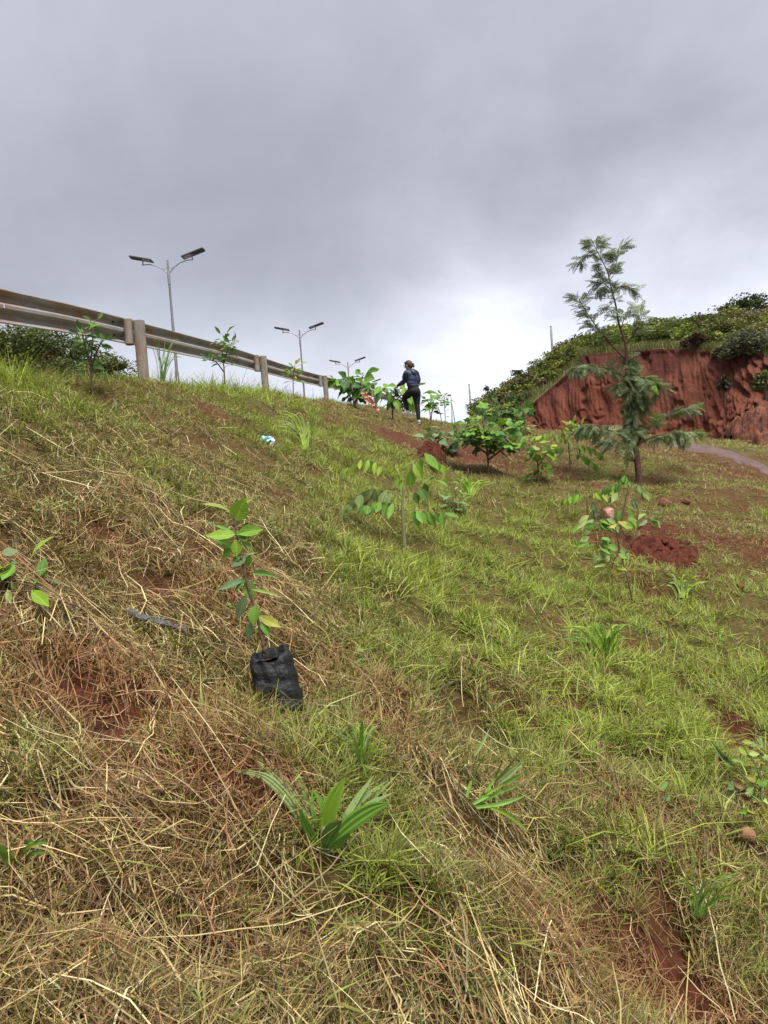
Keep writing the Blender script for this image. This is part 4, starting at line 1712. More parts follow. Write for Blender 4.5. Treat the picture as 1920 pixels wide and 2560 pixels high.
tussock('tall loose grass clump growing against the foot of the first guardrail post', (405, 950), (18, 40, 110, 10), 71, ('mid', 'grey', 'dark'), 1.2)
c9 = crop(.1808, 1100, 1820)
tussock('bright broad bladed clump pressed down to the right beside cut straw', c9(420, 1060),
        [[c9(*p) for p in q] for q in [[(370, 960), (420, 780), (440, 720)], [(450, 700), (530, 520), (640, 320)], [(470, 380), (560, 240), (690, 0)], [(450, 1050), (700, 880), (900, 770)],
                                       [(480, 1080), (800, 900), (1120, 790)], [(500, 1100), (880, 1040), (1200, 925)], [(460, 1050), (620, 960), (690, 950)], [(700, 1100), (900, 1180), (1080, 1300), (1245, 1470)],
                                       [(620, 900), (760, 700), (880, 400)], [(720, 760), (880, 620), (1170, 260)], [(780, 740), (960, 590), (1210, 400)], [(880, 770), (1020, 700), (1145, 625)], [(830, 760), (980, 640), (1160, 470)]]], 72, ('bright', 'mid', 'mid', 'grey'), 4.5)
tussock('bright fan of broad grass blades in the greenest band of the slope', (1512, 1640), (40, 75, 85, -10), 73, ('bright', 'lime', 'mid'), 3)
tussock('pale yellow green grass tuft below the long red soil mound', (1700, 1490), (20, 45, 60, 10), 74, ('lime', 'pale'), 3.2)
tussock('broad leaved green clump at the left edge above the straw heap', (35, 2172), (16, 75, 70, 0), 75, ('dark', 'mid', 'bright'), 8)
tussock('long arching pale grass clump uphill to the right of the blue plastic', (768, 1122), (26, 50, 95, -25), 76, ('pale', 'bright', 'lime'), 1.9)
tussock('bright grass tuft at right of the pinnate young tree in mid slope', (1175, 1235), (24, 45, 45, 0), 77, ('lime', 'bright'), 2.4)
tussock('upright green tuft between the palm seedling and the bagged sapling', (900, 1930), (24, 60, 130, 0), 78, ('mid', 'grey', 'bright'), 2.6)
tussock('grass tuft with long blades near the lower right corner', (1745, 2290), (24, 80, 110, 10), 79, ('mid', 'grey', 'bright'), 3)


# ---- leafy saplings grown by rule
def grow(label, base_px, stems, n, lpx, wr, cols, seed, kind='ovate', name='sapling', cat='sapling', droop=.5, spread=1.0, t0=.35, stem_r=(2.2, .9), depth=None, group=None, twig=.5, up=.3):
    """stems: pixel polylines from the base; leaves spiral round their upper part"""
    rs = np.random.RandomState(seed)
    B = hit(*base_px)
    d = depth_of(B) if depth is None else depth
    k = d / F_PX
    root = thing(name, label, cat, B, group)
    per = max(1, n // len(stems))
    for si, st in enumerate(stems):
        dy = 0 if si == 0 else (rs.rand() - .5) * 40 * k * spread
        m = len(st)
        P = [at(x, y, d + dy * i / max(m - 1, 1)) for i, (x, y) in enumerate(st)]
        if math.hypot(st[0][0] - base_px[0], st[0][1] - base_px[1]) < 8:
            P[0] = B - np.array([0, 0, .04])
        S = spline(P, 16)
        stm = link('stem', mesh_from('stem', *tube(S - B, list(np.linspace(stem_r[0] * k, stem_r[1] * k, 16)), 6), M_BARK, True), root)
        for j in range(per):
            t = t0 + (1 - t0) * ((j + .5) / per) ** .85
            i = min(int(t * 15), 14)
            p = S[i] + (S[i + 1] - S[i]) * (t * 15 - i)
            a = j * 2.4 + rs.rand() * .9
            L = 1.3 * lpx * k * (.65 + .6 * rs.rand())
            out = np.array([math.cos(a), math.sin(a), 0])
            top = max(0, (t - .8) / .2)
            dr = unit(out * (1 - .5 * top) + np.array([0, 0, up + .8 * top - droop * (1 - t) - .25 * rs.rand()]))
            q0 = p + unit(out + np.array([0, 0, .5])) * L * twig * (.5 + rs.rand())
            col = cols[rs.randint(len(cols))]
            # petiole
            lo = leaf_obj(root, kind, q0, q0 + unit(dr + np.array([0, 0, -droop * .6])) * L, L * wr * (.85 + .3 * rs.rand()), col, rs, hint=(out[0] * .3, out[1] * .3 - .3, .9), origin=B)
            pv = tube([p - B, (p + q0) / 2 + np.array([0, 0, L * .08]) - B, q0 - B], [.0011 + .35 * k, .001 + .25 * k, .0008 + .2 * k], 4)
            PET.append((stm, pv))
    return root


PET = []
grow('young tree with dense glossy crown in front of the nearest rail beam', (232, 992), [[(232, 990), (228, 930), (229, 880), (236, 800)], [(228, 915), (214, 870), (205, 830)], [(228, 915), (246, 870), (258, 850)]], 66, 26, .40, ('mid', 'dark', 'dark', 'mid', 'deep'), 81, droop=.2, t0=.25, stem_r=(3, 1.2), twig=.35)
grow('slim young tree with small dark leaves between the first two posts', (562, 975), [[(562, 975), (560, 920), (556, 880), (563, 835)], [(560, 930), (540, 905), (522, 900)], [(559, 905), (570, 875), (580, 858)]], 57, 20, .36, ('dark', 'deep', 'mid', 'blue'), 82, droop=.15, t0=.3, stem_r=(2, .8), twig=.4)
grow('small yellowish seedling just left of the third guardrail post', (733, 987), [[(733, 985), (733, 950), (737, 912)], [(733, 948), (725, 932)]], 34, 16, .36, ('mid', 'bright', 'yellow', 'dark'), 83, droop=.15, t0=.35, stem_r=(1.5, .7))
grow('bushy broad leaved plant hiding part of the rail beyond the third post', (886, 1016), [[(886, 1014), (878, 970), (872, 945)], [(886, 1012), (900, 970), (908, 936)], [(880, 1000), (858, 965), (848, 955)], [(884, 1008), (905, 985), (922, 968)]], 60, 21, .8, ('dark', 'mid', 'mid', 'deep', 'dark'), 84, 'round', droop=.5, t0=.1, stem_r=(2, .8), name='bushy_plant', cat='plant')
grow('large leaved plant whose hanging leaves partly cover the walking person', (982, 1050), [[(982, 1048), (980, 1010), (976, 985)], [(981, 1015), (1000, 990), (1022, 978)], [(981, 1010), (968, 985), (957, 975)], [(981, 1020), (1010, 1002), (1032, 1005)]], 48, 30, .42, ('mid', 'mid', 'bright', 'blue', 'dark'), 85, 'ovate', droop=.95, t0=.35, stem_r=(2.2, 1), name='broadleaf_plant', cat='plant', up=.2)
grow('round leaved plant against the sky right of the walking person', (1076, 1040), [[(1076, 1038), (1072, 1010), (1066, 1000)], [(1076, 1036), (1082, 1010), (1088, 994)], [(1078, 1032), (1090, 1012)]], 32, 16, .8, ('mid', 'dark', 'bright', 'mid'), 86, 'round', droop=.3, t0=.15, stem_r=(1.5, .7), name='round_leaved_plant', cat='plant')
grow('thin seedling with tiny leaves on the skyline beside bare stalks', (1112, 1034), [[(1112, 1032), (1111, 1005), (1110, 988)], [(1112, 1020), (1120, 1003)]], 36, 9, .36, ('dark', 'deep', 'mid'), 87, 'lance', droop=.0, t0=.1, stem_r=(1, .6), name='seedling', cat='seedling')
grow('low plant with blue green leaves above the dark red soil heap', (1112, 1132), [[(1112, 1130), (1100, 1100), (1090, 1080)], [(1112, 1128), (1120, 1095), (1126, 1078)], [(1110, 1125), (1082, 1105), (1068, 1095)], [(1112, 1128), (1130, 1110)]], 46, 20, .75, ('blue', 'deep', 'dark', 'blue'), 88, 'round', droop=.4, t0=.15, stem_r=(1.8, .8), name='low_plant', cat='plant')
grow('largest broad leaved sapling with lobed leaves beside the red scraped strip', (1222, 1184), [[(1222, 1182), (1218, 1130), (1212, 1085), (1206, 1045)], [(1219, 1140), (1240, 1100), (1262, 1070)], [(1219, 1120), (1190, 1085), (1165, 1065)], [(1220, 1150), (1255, 1125), (1280, 1110)], [(1219, 1135), (1180, 1110), (1152, 1105)]],
     110, 27, .95, ('mid', 'dark', 'mid', 'bright', 'dark', 'mid', 'deep'), 89, 'lobed', droop=.55, t0=.3, stem_r=(3.2, 1.2), name='broadleaf_sapling')
grow('broad leaved sapling rising behind the largest one against the bank foot', (1262, 1118), [[(1262, 1116), (1258, 1060), (1252, 1012)], [(1260, 1075), (1280, 1040), (1296, 1030)], [(1260, 1080), (1240, 1045), (1225, 1030)], [(1262, 1085), (1285, 1062), (1305, 1050)]],
     80, 23, .9, ('mid', 'dark', 'mid', 'deep'), 90, 'lobed', droop=.4, t0=.2, stem_r=(2.4, 1), name='broadleaf_sapling')
grow('sapling with dry dark tip and hanging leaves left of the feathery tree', (1346, 1206), [[(1346, 1204), (1344, 1160), (1338, 1125), (1330, 1106)], [(1345, 1165), (1362, 1140), (1372, 1125)], [(1346, 1200), (1358, 1160)]], 44, 23, .6, ('mid', 'pale', 'bright', 'mid', 'mid', 'pale', 'yellow'), 91, 'ovate', droop=.7, t0=.3, stem_r=(2.2, 1))
grow('small pale shrub at the foot of the red bank by its left end', (1316, 1084), [[(1316, 1082), (1312, 1062)], [(1316, 1082), (1324, 1064)], [(1316, 1082), (1304, 1068)]], 26, 13, .55, ('pale', 'mid', 'mid'), 92, 'ovate', droop=.4, t0=.2, stem_r=(1.2, .7), name='small_shrub', cat='shrub')
grow('upright yellow green shrub at the foot of the bank near the feathery tree', (1432, 1092), [[(1432, 1090), (1428, 1072), (1420, 1062)], [(1432, 1090), (1436, 1066)], [(1432, 1090), (1446, 1064)]], 34, 13, .4, ('lime', 'bright', 'mid'), 93, 'ovate', droop=.0, t0=.2, stem_r=(1.2, .7), name='small_shrub', cat='shrub', up=.7)
grow('bluish weed in the grass to the right of pinnate young tree', (1142, 1282), [[(1142, 1280), (1140, 1250), (1136, 1222)], [(1142, 1276), (1155, 1250)], [(1142, 1276), (1128, 1252)]], 30, 20, .4, ('blue', 'grey', 'mid'), 94, 'lance', droop=.2, t0=.1, stem_r=(1.6, .8), name='leafy_weed', cat='weed')
grow('low bright seedling growing at the foot of the feathery tree', (1584, 1150), [[(1584, 1150), (1580, 1135), (1576, 1122)], [(1584, 1150), (1592, 1128)]], 20, 15, .5, ('bright', 'mid', 'lime'), 95, 'ovate', droop=.4, t0=.1, stem_r=(1.2, .7), name='seedling', cat='seedling')

c6 = crop(.1808, 1380, 1180)


def feather_leaf(pts, n=9):
    return pts


pinnate('pale green shrub of drooping compound leaves between two saplings', (1425, 1176), [(1424, 1140), (1420, 1105)],
        [([(1422, 1120), (1400, 1090), (1370, 1082), (1340, 1092)], 22, 9, 'lime', 10, .25), ([(1421, 1110), (1440, 1085), (1470, 1080), (1490, 1092)], 22, 9, 'pale', 10, .25),
         ([(1423, 1130), (1450, 1115), (1480, 1120), (1500, 1138)], 24, 9, 'bright', 10, .2), ([(1423, 1130), (1398, 1115), (1375, 1125)], 24, 10, 'mid', 9, .2),
         ([(1424, 1140), (1450, 1135), (1475, 1150), (1492, 1165)], 22, 9, 'mid', 9, .2), ([(1420, 1105), (1415, 1085), (1408, 1070)], 20, 9, 'lime', 8, .1)], 96, lambda x, y: (x, y), 1.0, name='compound_leaved_shrub', stem_r=(.016, .008), mat=M_BARK, cat='shrub')
pinnate('tallest of the pale saplings beside the long red soil mound', (1548, 1346), [c6(960, 700), c6(1010, 420), c6(1050, 240)],
        [([c6(*p) for p in [(1045, 235), (900, 165), (750, 235)]], 24, 10, 'mid', 9, .25), ([c6(*p) for p in [(1060, 215), (1050, 100), (1000, 50), (960, 90)]], 20, 8, 'mid', 8, .2),
         ([c6(*p) for p in [(1060, 230), (1200, 190), (1330, 290)]], 28, 15, 'pale', 7, .3), ([c6(*p) for p in [(1010, 450), (1090, 540), (1110, 700)]], 30, 14, 'bright', 6, .2),
         ([c6(*p) for p in [(1000, 480), (920, 560), (860, 640)]], 28, 12, 'mid', 5, .2), ([c6(*p) for p in [(1030, 350), (900, 280), (840, 330)]], 24, 14, 'pale', 4, .4), ([c6(*p) for p in [(1025, 380), (1120, 370), (1150, 420)]], 22, 12, 'blue', 4, .3)],
        97, lambda x, y: (x, y), 1.0, stem_r=(.012, .006), mat=M_BARK)
pinnate('short sapling with bright new leaves left of the pink rock', (1468, 1300), [c6(488, 500), c6(480, 375)],
        [([c6(*p) for p in [(480, 365), (350, 300), (150, 390)]], 22, 10, 'bright', 10, .25), ([c6(*p) for p in [(485, 360), (600, 280), (780, 270)]], 26, 14, 'lime', 5, .3), ([c6(*p) for p in [(485, 380), (570, 430), (610, 560)]], 24, 11, 'blue', 6, .3)],
        98, lambda x, y: (x, y), 1.0, stem_r=(.010, .006), mat=M_BARK)
LV6 = []
_rs = np.random.RandomState(99)
for (cx, cy, rx, ry, n, cols) in [(620, 690, 200, 90, 13, ('pale', 'mid', 'blue')), (900, 700, 150, 70, 9, ('pale', 'mid', 'yellow')), (620, 1000, 170, 110, 16, ('pale', 'mid', 'pale')), (900, 1090, 130, 70, 7, ('pale', 'mid')),
                                  (760, 1200, 100, 70, 6, ('pale', 'yellow')), (840, 1330, 70, 70, 4, ('yellow', 'mid')), (1330, 640, 90, 100, 8, ('mid', 'blue', 'pale'))]:
    for i in range(n):
        x, y = cx + _rs.uniform(-1, 1) * rx, cy + _rs.uniform(-1, 1) * ry
        sgn = 1 if x > cx else -1
        L = _rs.uniform(130, 200)
        LV6.append((c6(x, y), c6(x + sgn * L * .8, y + L * _rs.uniform(.1, .8)), 92 * .1808 * _rs.uniform(.8, 1.2), cols[_rs.randint(len(cols))], 'ovate'))
pix_plant('leaning bare stemmed sapling with pale leaves in front of red mound', 'sapling', 'sapling', (1583, 1512),
          [[(1583, 1510), (1572, 1460), (1555, 1397), (1543, 1343), (1537, 1307)], [(1543, 1343), (1515, 1320), (1490, 1310)], [(1550, 1375), (1520, 1355), (1490, 1350)], [(1556, 1400), (1597, 1323), (1633, 1281)], [(1550, 1378), (1535, 1400), (1530, 1420)]],
          LV6, 100, stem_r=(2.4, 1.2), jd=.12)

# ---- plant at the right edge
c10 = crop(.1898, 1700, 1780)
_rr = np.random.RandomState(12)
LVR = [((x, y), (x + _rr.uniform(-150, 60), y + _rr.uniform(-60, 110)), _rr.uniform(60, 110), ('mid', 'pale', 'bright', 'grey', 'yellow')[_rr.randint(5)], ('ovate', 'lobed', 'round')[_rr.randint(3)]) for x, y in [(_rr.uniform(850, 1250), _rr.uniform(420, 1350)) for _ in range(26)]] + [((735, 345), (580, 412), 60, 'yellow', 'ovate'), ((960, 405), (805, 395), 70, 'lime', 'ovate'), ((905, 560), (785, 460), 120, 'lime', 'round'), ((900, 550), (1045, 560), 80, 'pale', 'ovate'),
       ((1130, 480), (1010, 330), 150, 'grey', 'lobed'), ((1180, 470), (1250, 320), 160, 'grey', 'lobed'), ((690, 700), (475, 490), 90, 'grey', 'curl'), ((640, 640), (470, 600), 70, 'brown', 'curl'),
       ((870, 690), (725, 600), 60, 'pale', 'ovate'), ((815, 705), (665, 640), 55, 'pale', 'ovate'), ((780, 1060), (590, 880), 150, 'grey', 'lobed'), ((850, 1010), (690, 890), 110, 'brown', 'curl'),
       ((740, 1100), (600, 1110), 55, 'blue', 'ovate'), ((1000, 900), (900, 840), 120, 'yellow', 'curl'), ((760, 1090), (960, 1210), 90, 'brown', 'curl'), ((1050, 650), (1150, 640), 80, 'yellow', 'curl'),
       ((1010, 900), (1120, 1000), 110, 'bright', 'ovate'), ((940, 1130), (1150, 1210), 90, 'bright', 'ovate'), ((1060, 1290), (1170, 1400), 100, 'yellow', 'curl'), ((1100, 760), (1240, 800), 110, 'mid', 'lobed'), ((1080, 620), (1200, 560), 100, 'pale', 'lobed'), ((1000, 980), (1180, 880), 110, 'mid', 'lobed')]
pix_plant('ragged plant with yellowing and withered leaves at the right edge', 'ragged_plant', 'plant', c10(1090, 1500),
          [[c10(*p) for p in [(1090, 1480), (1080, 1200), (1060, 950), (1055, 740)]], [c10(*p) for p in [(1060, 900), (1000, 700), (900, 560), (820, 430), (735, 350)]], [c10(*p) for p in [(1080, 1200), (900, 1080), (740, 1090)]], [c10(*p) for p in [(1070, 1050), (850, 850), (690, 700)]], [c10(*p) for p in [(1055, 760), (1130, 500)]]],
          [(c10(*a), c10(*b), w * .1898, col, kd) for a, b, w, col, kd in LVR], 111, stem_r=(3, 1.4), stem_mat=M_GREENSTEM, jd=.06)

# petioles joined into one child per stem
from collections import defaultdict
_byst = defaultdict(list)
for stm, pv in PET:
    _byst[stm].append(pv)
for stm, lst in _byst.items():
    V, Fc = [], []
    for v, f in lst:
        o = len(V)
        V += list(v)
        Fc += [tuple(i + o for i in q) for q in f]
    tag(link('petioles', mesh_from('petioles', V, Fc, M_GREENSTEM), stm), kind='stuff')


# ---- feathery silky-oak tree
def frond_mesh(seed):
    """a twig tip with several drooping, deeply cut fronds"""
    rs = np.random.RandomState(seed)
    V, Fc = [], []

    def one(org, ydir, up, size):
        y = unit(ydir)
        z = unit(up - y * np.dot(up, y))
        x = np.cross(y, z)
        n = 8
        for i in range(1, n + 1):
            t = i / n
            c = org + (y * t - z * .35 * t * t) * size
            L = size * .36 * math.sin(math.pi * (.2 + .72 * t)) ** .8 * (.8 + .4 * rs.rand())
            for s in (-1, 1):
                a = math.radians(52 - 20 * t + rs.randn() * 9)
                d = unit(x * math.cos(a) * s + y * math.sin(a) - z * (.25 + .3 * rs.rand()))
                for (u, ln, da) in ((0, 1, 0), (.35, .55, .55), (.35, .5, -.6)):
                    e = unit(d + np.cross(z, d) * math.tan(da))
                    b = c + d * L * u
                    q = np.cross(e, z) * size * .030
                    o = len(V)
                    V.extend([b + q, b - q, b + e * L * ln])
                    Fc.append((o, o + 1, o + 2))
        o = len(V)
        w = x * .008
        V.extend([org - w, org + w, org + (y * .95 - z * .3) * size])
        Fc.append((o, o + 1, o + 2))
    for k in range(5):
        t = .15 + .2 * k
        a = k * 2.4 + rs.rand()
        side = np.array([math.cos(a), 0, math.sin(a) * .6])
        one(np.array([0, .42 * t, 0]), np.array([0, .8, 0]) + side * (.9 - .5 * t), np.array([0, 0, 1.0]) + .4 * rs.randn(3), .62)
    return mesh_from('frond', V, Fc, M_LEAFDULL)


def feather_tree():
    rs = np.random.RandomState(121)
    ct = crop(.2982, 1420, 560)
    B = hit(1600, 1212)
    d = depth_of(B)
    k = d / F_PX
    root = thing('feathery_tree', 'slender young tree with feathery grey green fronds before the red bank', 'tree', B)
    FM = [frond_mesh(i) for i in range(5)]
    trunk = [(600, 2180), (585, 2030), (570, 1900), (550, 1780), (545, 1700), (565, 1520), (550, 1420), (495, 1330), (490, 1200), (480, 1000), (430, 850), (400, 680), (370, 570), (330, 400), (250, 240), (190, 120)]

    def W(poly, dy=0.0):
        m = len(poly)
        return np.array([at(*ct(*p), d + dy * i / max(m - 1, 1)) for i, p in enumerate(poly)])
    T = W(trunk)
    T[0] = B - np.array([0, 0, .1])
    S = spline(T, 60)
    link('trunk', mesh_from('trunk', *tube(S - B, list(np.interp(np.linspace(0, 1, 60), [0, .2, .5, .8, 1], [.060, .046, .025, .012, .005])), 9), M_TREEBARK, True), root)
    limbs = [([(480, 1130), (360, 1010), (260, 890), (150, 730), (70, 590)], .3, .022), ([(490, 1290), (400, 1240), (280, 1200), (130, 1180), (50, 1215)], -.2, .02),
             ([(550, 1810), (440, 1770), (330, 1720), (200, 1680), (110, 1720)], -.4, .022), ([(570, 1830), (660, 1730), (760, 1640), (900, 1560), (1040, 1530)], .3, .02),
             ([(570, 1850), (680, 1800), (800, 1760), (920, 1730), (1040, 1740)], -.3, .022), ([(440, 900), (470, 800), (545, 710)], .2, .012), ([(490, 1000), (570, 900), (640, 720)], -.2, .013),
             ([(560, 1870), (480, 1850), (420, 1830), (380, 1800)], -.3, .012), ([(340, 450), (400, 340), (430, 190)], .15, .010), ([(375, 580), (450, 520), (560, 545)], -.15, .010),
             ([(350, 540), (290, 500), (230, 560)], .1, .010), ([(500, 1320), (600, 1290), (690, 1300), (735, 1345)], -.3, .014), ([(385, 625), (330, 622), (282, 628)], 0, .006), ([(280, 300), (180, 260), (90, 320)], .1, .008)]
    LS = []
    for pl, dy, r in limbs:
        s = spline(W(pl, dy), 22)
        LS.append(s)
        link('limb', mesh_from('limb', *tube(s - B, list(np.linspace(r, .004, 22)), 6), M_TREEBARK, True), root)
    cols = [(.18, .24, .115), (.21, .275, .125), (.15, .20, .10), (.24, .30, .14)]
    bright = [(.17, .28, .06), (.14, .23, .06)]
    cnt = [0]

    def frond(p, dirv, L, col):
        y = unit(dirv)
        h = np.array([0, 0, 1.0]) + rs.randn(3) * .35
        z = h - y * np.dot(h, y)
        if np.linalg.norm(z) < .15:
            z = np.array([0, -1.0, 0]) - y * y[1] * -1
        z = unit(z)
        x = np.cross(y, z)
        q = p - B
        o = link('frond', FM[rs.randint(5)], root)
        o.matrix_basis = Matrix(((x[0] * L, y[0] * L, z[0] * L, q[0]), (x[1] * L, y[1] * L, z[1] * L, q[1]), (x[2] * L, y[2] * L, z[2] * L, q[2]), (0, 0, 0, 1)))
        f = .8 + .45 * rs.rand()
        o.color = (col[0] * f, col[1] * f, col[2] * f, 1)
        cnt[0] += 1

    def dress(S, t0, t1, n, L, droop, along, cl=cols):
        for j in range(n):
            t = t0 + (t1 - t0) * (j + rs.rand()) / n
            i = min(int(t * (len(S) - 1)), len(S) - 2)
            p = S[i] + (S[i + 1] - S[i]) * (t * (len(S) - 1) - i)
            tg = unit(S[i + 1] - S[i])
            a = rs.rand() * 6.28
            out = np.array([math.cos(a), math.sin(a), 0])
            frond(p, out + tg * along + np.array([0, 0, -droop + .25 * rs.rand()]), L * (.7 + .5 * rs.rand()), cl[rs.randint(len(cl))])
    dress(S, .78, 1.0, 36, .30, .25, .5)
    dress(S, .70, .76, 4, .3, .3, .3)
    dress(S, .38, .58, 46, .36, .8, .25)
    dress(S, .19, .38, 42, .34, .8, .25)
    for s, n, L, dr, c in ((LS[0], 24, .30, .3, cols), (LS[1], 20, .32, .5, cols), (LS[2], 20, .33, .5, cols), (LS[3], 17, .30, .4, cols + bright), (LS[4], 20, .32, .6, cols), (LS[5], 7, .30, .1, cols),
                           (LS[6], 9, .32, .1, cols), (LS[7], 9, .40, .6, cols), (LS[8], 9, .30, .1, cols), (LS[9], 7, .28, .2, cols), (LS[10], 6, .28, .3, cols), (LS[11], 14, .36, .3, bright + cols), (LS[13], 7, .3, .2, cols)):
        dress(s, .3, 1.0, n, L, dr, .7, c)
    frond(LS[3][-1], unit(LS[3][-1] - LS[3][-4]), .3, bright[0])
    frond(LS[4][-1], unit(LS[4][-1] - LS[4][-4]), .34, bright[0])
    print('fronds', cnt[0])


feather_tree()


# ------------------------------------------------------------------ soil heaps, rocks, litter
def heap(name, label, cat, px, py, wpx, dpx, h, mat, seed, elong=0.0, n=44):
    rs = np.random.RandomState(seed)
    B = hit(px, py)
    d = depth_of(B)
    k = d / F_PX
    rx = wpx * k * .5
    a, b = hit(px, py - dpx), hit(px, py + dpx)
    ry = max(.5 * np.linalg.norm(a[:2] - b[:2]) * .6, rx * .5)
    ry = min(ry, rx * 1.2)
    root = thing(name, label, cat, B)
    V, Fc = [], []
    for j in range(n):
        for i in range(n):
            u, v = i / (n - 1) * 2 - 1, j / (n - 1) * 2 - 1
            x = u * rx * 1.15 + elong * v * rx
            y = v * ry * 1.15
            rr = u * u + v * v
            wob = float(fbm(np.array(u * 1.7 + seed), np.array(v * 1.7), seed, 3)) - .5
            hh = h * max(0, 1 - rr * (1 + wob * .9)) ** .8
            g = float(ground(B[0] + x, B[1] + y))
            lump = (float(fbm(np.array(u * 6), np.array(v * 6 + seed), seed + 5, 4)) - .5) * h * .7 * (1 if hh > 0 else 0)
            V.append((x, y, g - B[2] + (hh + lump if hh > .01 * h else -.03)))
    for j in range(n - 1):
        for i in range(n - 1):
            q = j * n + i
            Fc.append((q, q + 1, q + n + 1, q + n))
    link('soil', mesh_from('soil', V, Fc, mat), root)
    # loose clods
    for c in range(9):
        a_ = rs.rand() * 6.28
        rr = .3 + .8 * rs.rand()
        x, y = math.cos(a_) * rx * rr, math.sin(a_) * ry * rr
        g = float(ground(B[0] + x, B[1] + y)) - B[2]
        hh = h * max(0, 1 - rr * rr) ** .8
        s = .025 + .04 * rs.rand()
        link('clod', rock_mesh('clod', (s, s * .9, s * .75), M_REDSOIL, seed * 20 + c), root, (x, y, g + hh + s * .3))


def rock_mesh(name, rad, mat, seed, n=12, flat=.75):
    rs = np.random.RandomState(seed)
    V, Fc = [], []
    m = n // 2 + 2
    pl = [(unit(rs.randn(3)), .62 + .3 * rs.rand()) for _ in range(9)]
    for j in range(m):
        ph = math.pi * j / (m - 1)
        for i in range(n):
            a = 2 * math.pi * i / n
            v = np.array([math.sin(ph) * math.cos(a), math.sin(ph) * math.sin(a), math.cos(ph)])
            s = 1.0
            for nn, dd in pl:
                c = np.dot(v, nn)
                if c > dd * .999:
                    s = min(s, dd / c)
            V.append(v * s * np.array(rad))
    for j in range(m - 1):
        for i in range(n):
            i2 = (i + 1) % n
            Fc.append((j * n + i, (j + 1) * n + i, (j + 1) * n + i2, j * n + i2))
    return mesh_from(name, V, Fc, mat)


heap('soil_heap', 'dark red soil heap at the end of the scraped strip uphill', 'soil heap', 1082, 1140, 62, 22, .20, M_REDSOIL, 3, .25)
heap('soil_mound', 'long mound of freshly dug dark red soil on the level ground', 'soil heap', 1662, 1400, 126, 30, .15, M_REDSOIL, 4, -.35)


def rock(label, px, py, wpx, hpx, mat, seed, name='rock', cat='rock', group=None):
    B = hit(px, py)
    k = depth_of(B) / F_PX
    o = link(name, rock_mesh(name, (wpx * k * .5, wpx * k * .42, hpx * k * .62), mat, seed, 16), None, B + np.array([0, 0, hpx * k * .35]))
    o.rotation_euler = (.1, .15, seed)
    tag(o, label, cat, group)


rock('pink rock lying behind the pale saplings', 1522, 1302, 44, 36, M_ROCK, 5)
rock('dark red clod right of the pink rock', 1660, 1266, 34, 22, M_CLOD, 6, 'earth_clod', 'clod')
rock('smaller flat clod farther right near the pale bare track', 1714, 1258, 28, 12, M_CLOD, 7, 'earth_clod', 'clod')
rock('brown stone on the grass below the red mound', 1850, 1472, 24, 16, M_CLOD, 8, 'stone', 'stone')
rock('tan stone half hidden in grass near the ragged plant', 1868, 2100, 42, 34, mat_noise('tan_stone', (.18, .085, .04), (.36, .20, .11), .85, 20, .5), 9, 'stone', 'stone')


def red_spoil():
    """slumped earth in front of the bank at the right"""
    B = hit(1925, 1130)
    d = 27.0
    B = at(1935, 1120, d)
    B[2] = float(ground(B[0], B[1]))
    root = thing('earth_pile', 'big heap of orange red rubble at the right end of bank', 'earth heap', B)
    n = 90
    V, Fc, C = [], [], []
    for j in range(n):
        for i in range(n):
            u, v = i / (n - 1) * 2 - 1, j / (n - 1) * 2 - 1
            rr = u * u + v * v
            wob = float(fbm(np.array(u * 1.4 + 3), np.array(v * 1.4), 9, 3)) - .5
            hh = 1.35 * max(0, 1 - rr * (1 + wob)) ** .8
            lump = (float(fbm(np.array(u * 5), np.array(v * 5), 19, 4)) - .5) * .75 * min(1, hh) + (float(fbm(np.array(u * 14), np.array(v * 14), 29, 3)) - .5) * .3 * min(1, hh * 2)
            x, y = u * 1.55, v * 1.5
            V.append((x, y, float(ground(B[0] + x, B[1] + y)) - B[2] + (hh + lump - .2 * (1 - min(1.0, hh / .25)))))
    for j in range(n - 1):
        for i in range(n - 1):
            q = j * n + i
            Fc.append((q, q + 1, q + n + 1, q + n))
    m = mat_noise('rubble_earth', (.08, .024, .015), (.20, .075, .04), .9, 3.0, .9, c3=(.07, .022, .014), scale3=1.8)
    link('soil', mesh_from('soil', V, Fc, m), root)


red_spoil()


def crumpled(name, label, cat, px, py, wpx, hpx, mat, seed, tilt=0.0, cols=None, nx=14, ny=9, amp=.35, z0=.02, parts=None):
    rs = np.random.RandomState(seed)
    B = hit(px, py)
    k = depth_of(B) / F_PX
    w, h = wpx * k, hpx * k
    root = thing(name, label, cat, B)
    V, Fc = [], []
    for j in range(ny):
        for i in range(nx):
            u, v = i / (nx - 1) * 2 - 1, j / (ny - 1) * 2 - 1
            r = max(abs(u), abs(v))
            ph = v * 1.35
            x = u * w * .5 * (.75 + .25 * math.cos(v * 2 + seed))
            zz = math.sin(ph) * h * .5 + h * .45
            y = -math.cos(ph) * h * .45 + (float(fbm(np.array(u * 2.6 + seed), np.array(v * 2.6), seed, 3)) - .5) * h * amp * 3
            zz += (float(fbm(np.array(u * 2.2), np.array(v * 2.2 + 7), seed + 3, 3)) - .5) * h * amp * 2
            V.append((x * math.cos(tilt) + zz * math.sin(tilt), y, zz * math.cos(tilt) - x * math.sin(tilt) + z0))
    for j in range(ny - 1):
        for i in range(nx - 1):
            q = j * nx + i
            Fc.append((q, q + 1, q + nx + 1, q + nx))
    if parts:
        for pn, pm, fsel in parts:
            fs = [f for n_, f in enumerate(Fc) if fsel(n_ % (nx - 1), n_ // (nx - 1))]
            link(pn, mesh_from(pn, V, fs, pm, False), root)
    else:
        link('sheet', mesh_from('sheet', V, Fc, mat, False), root)
    return root


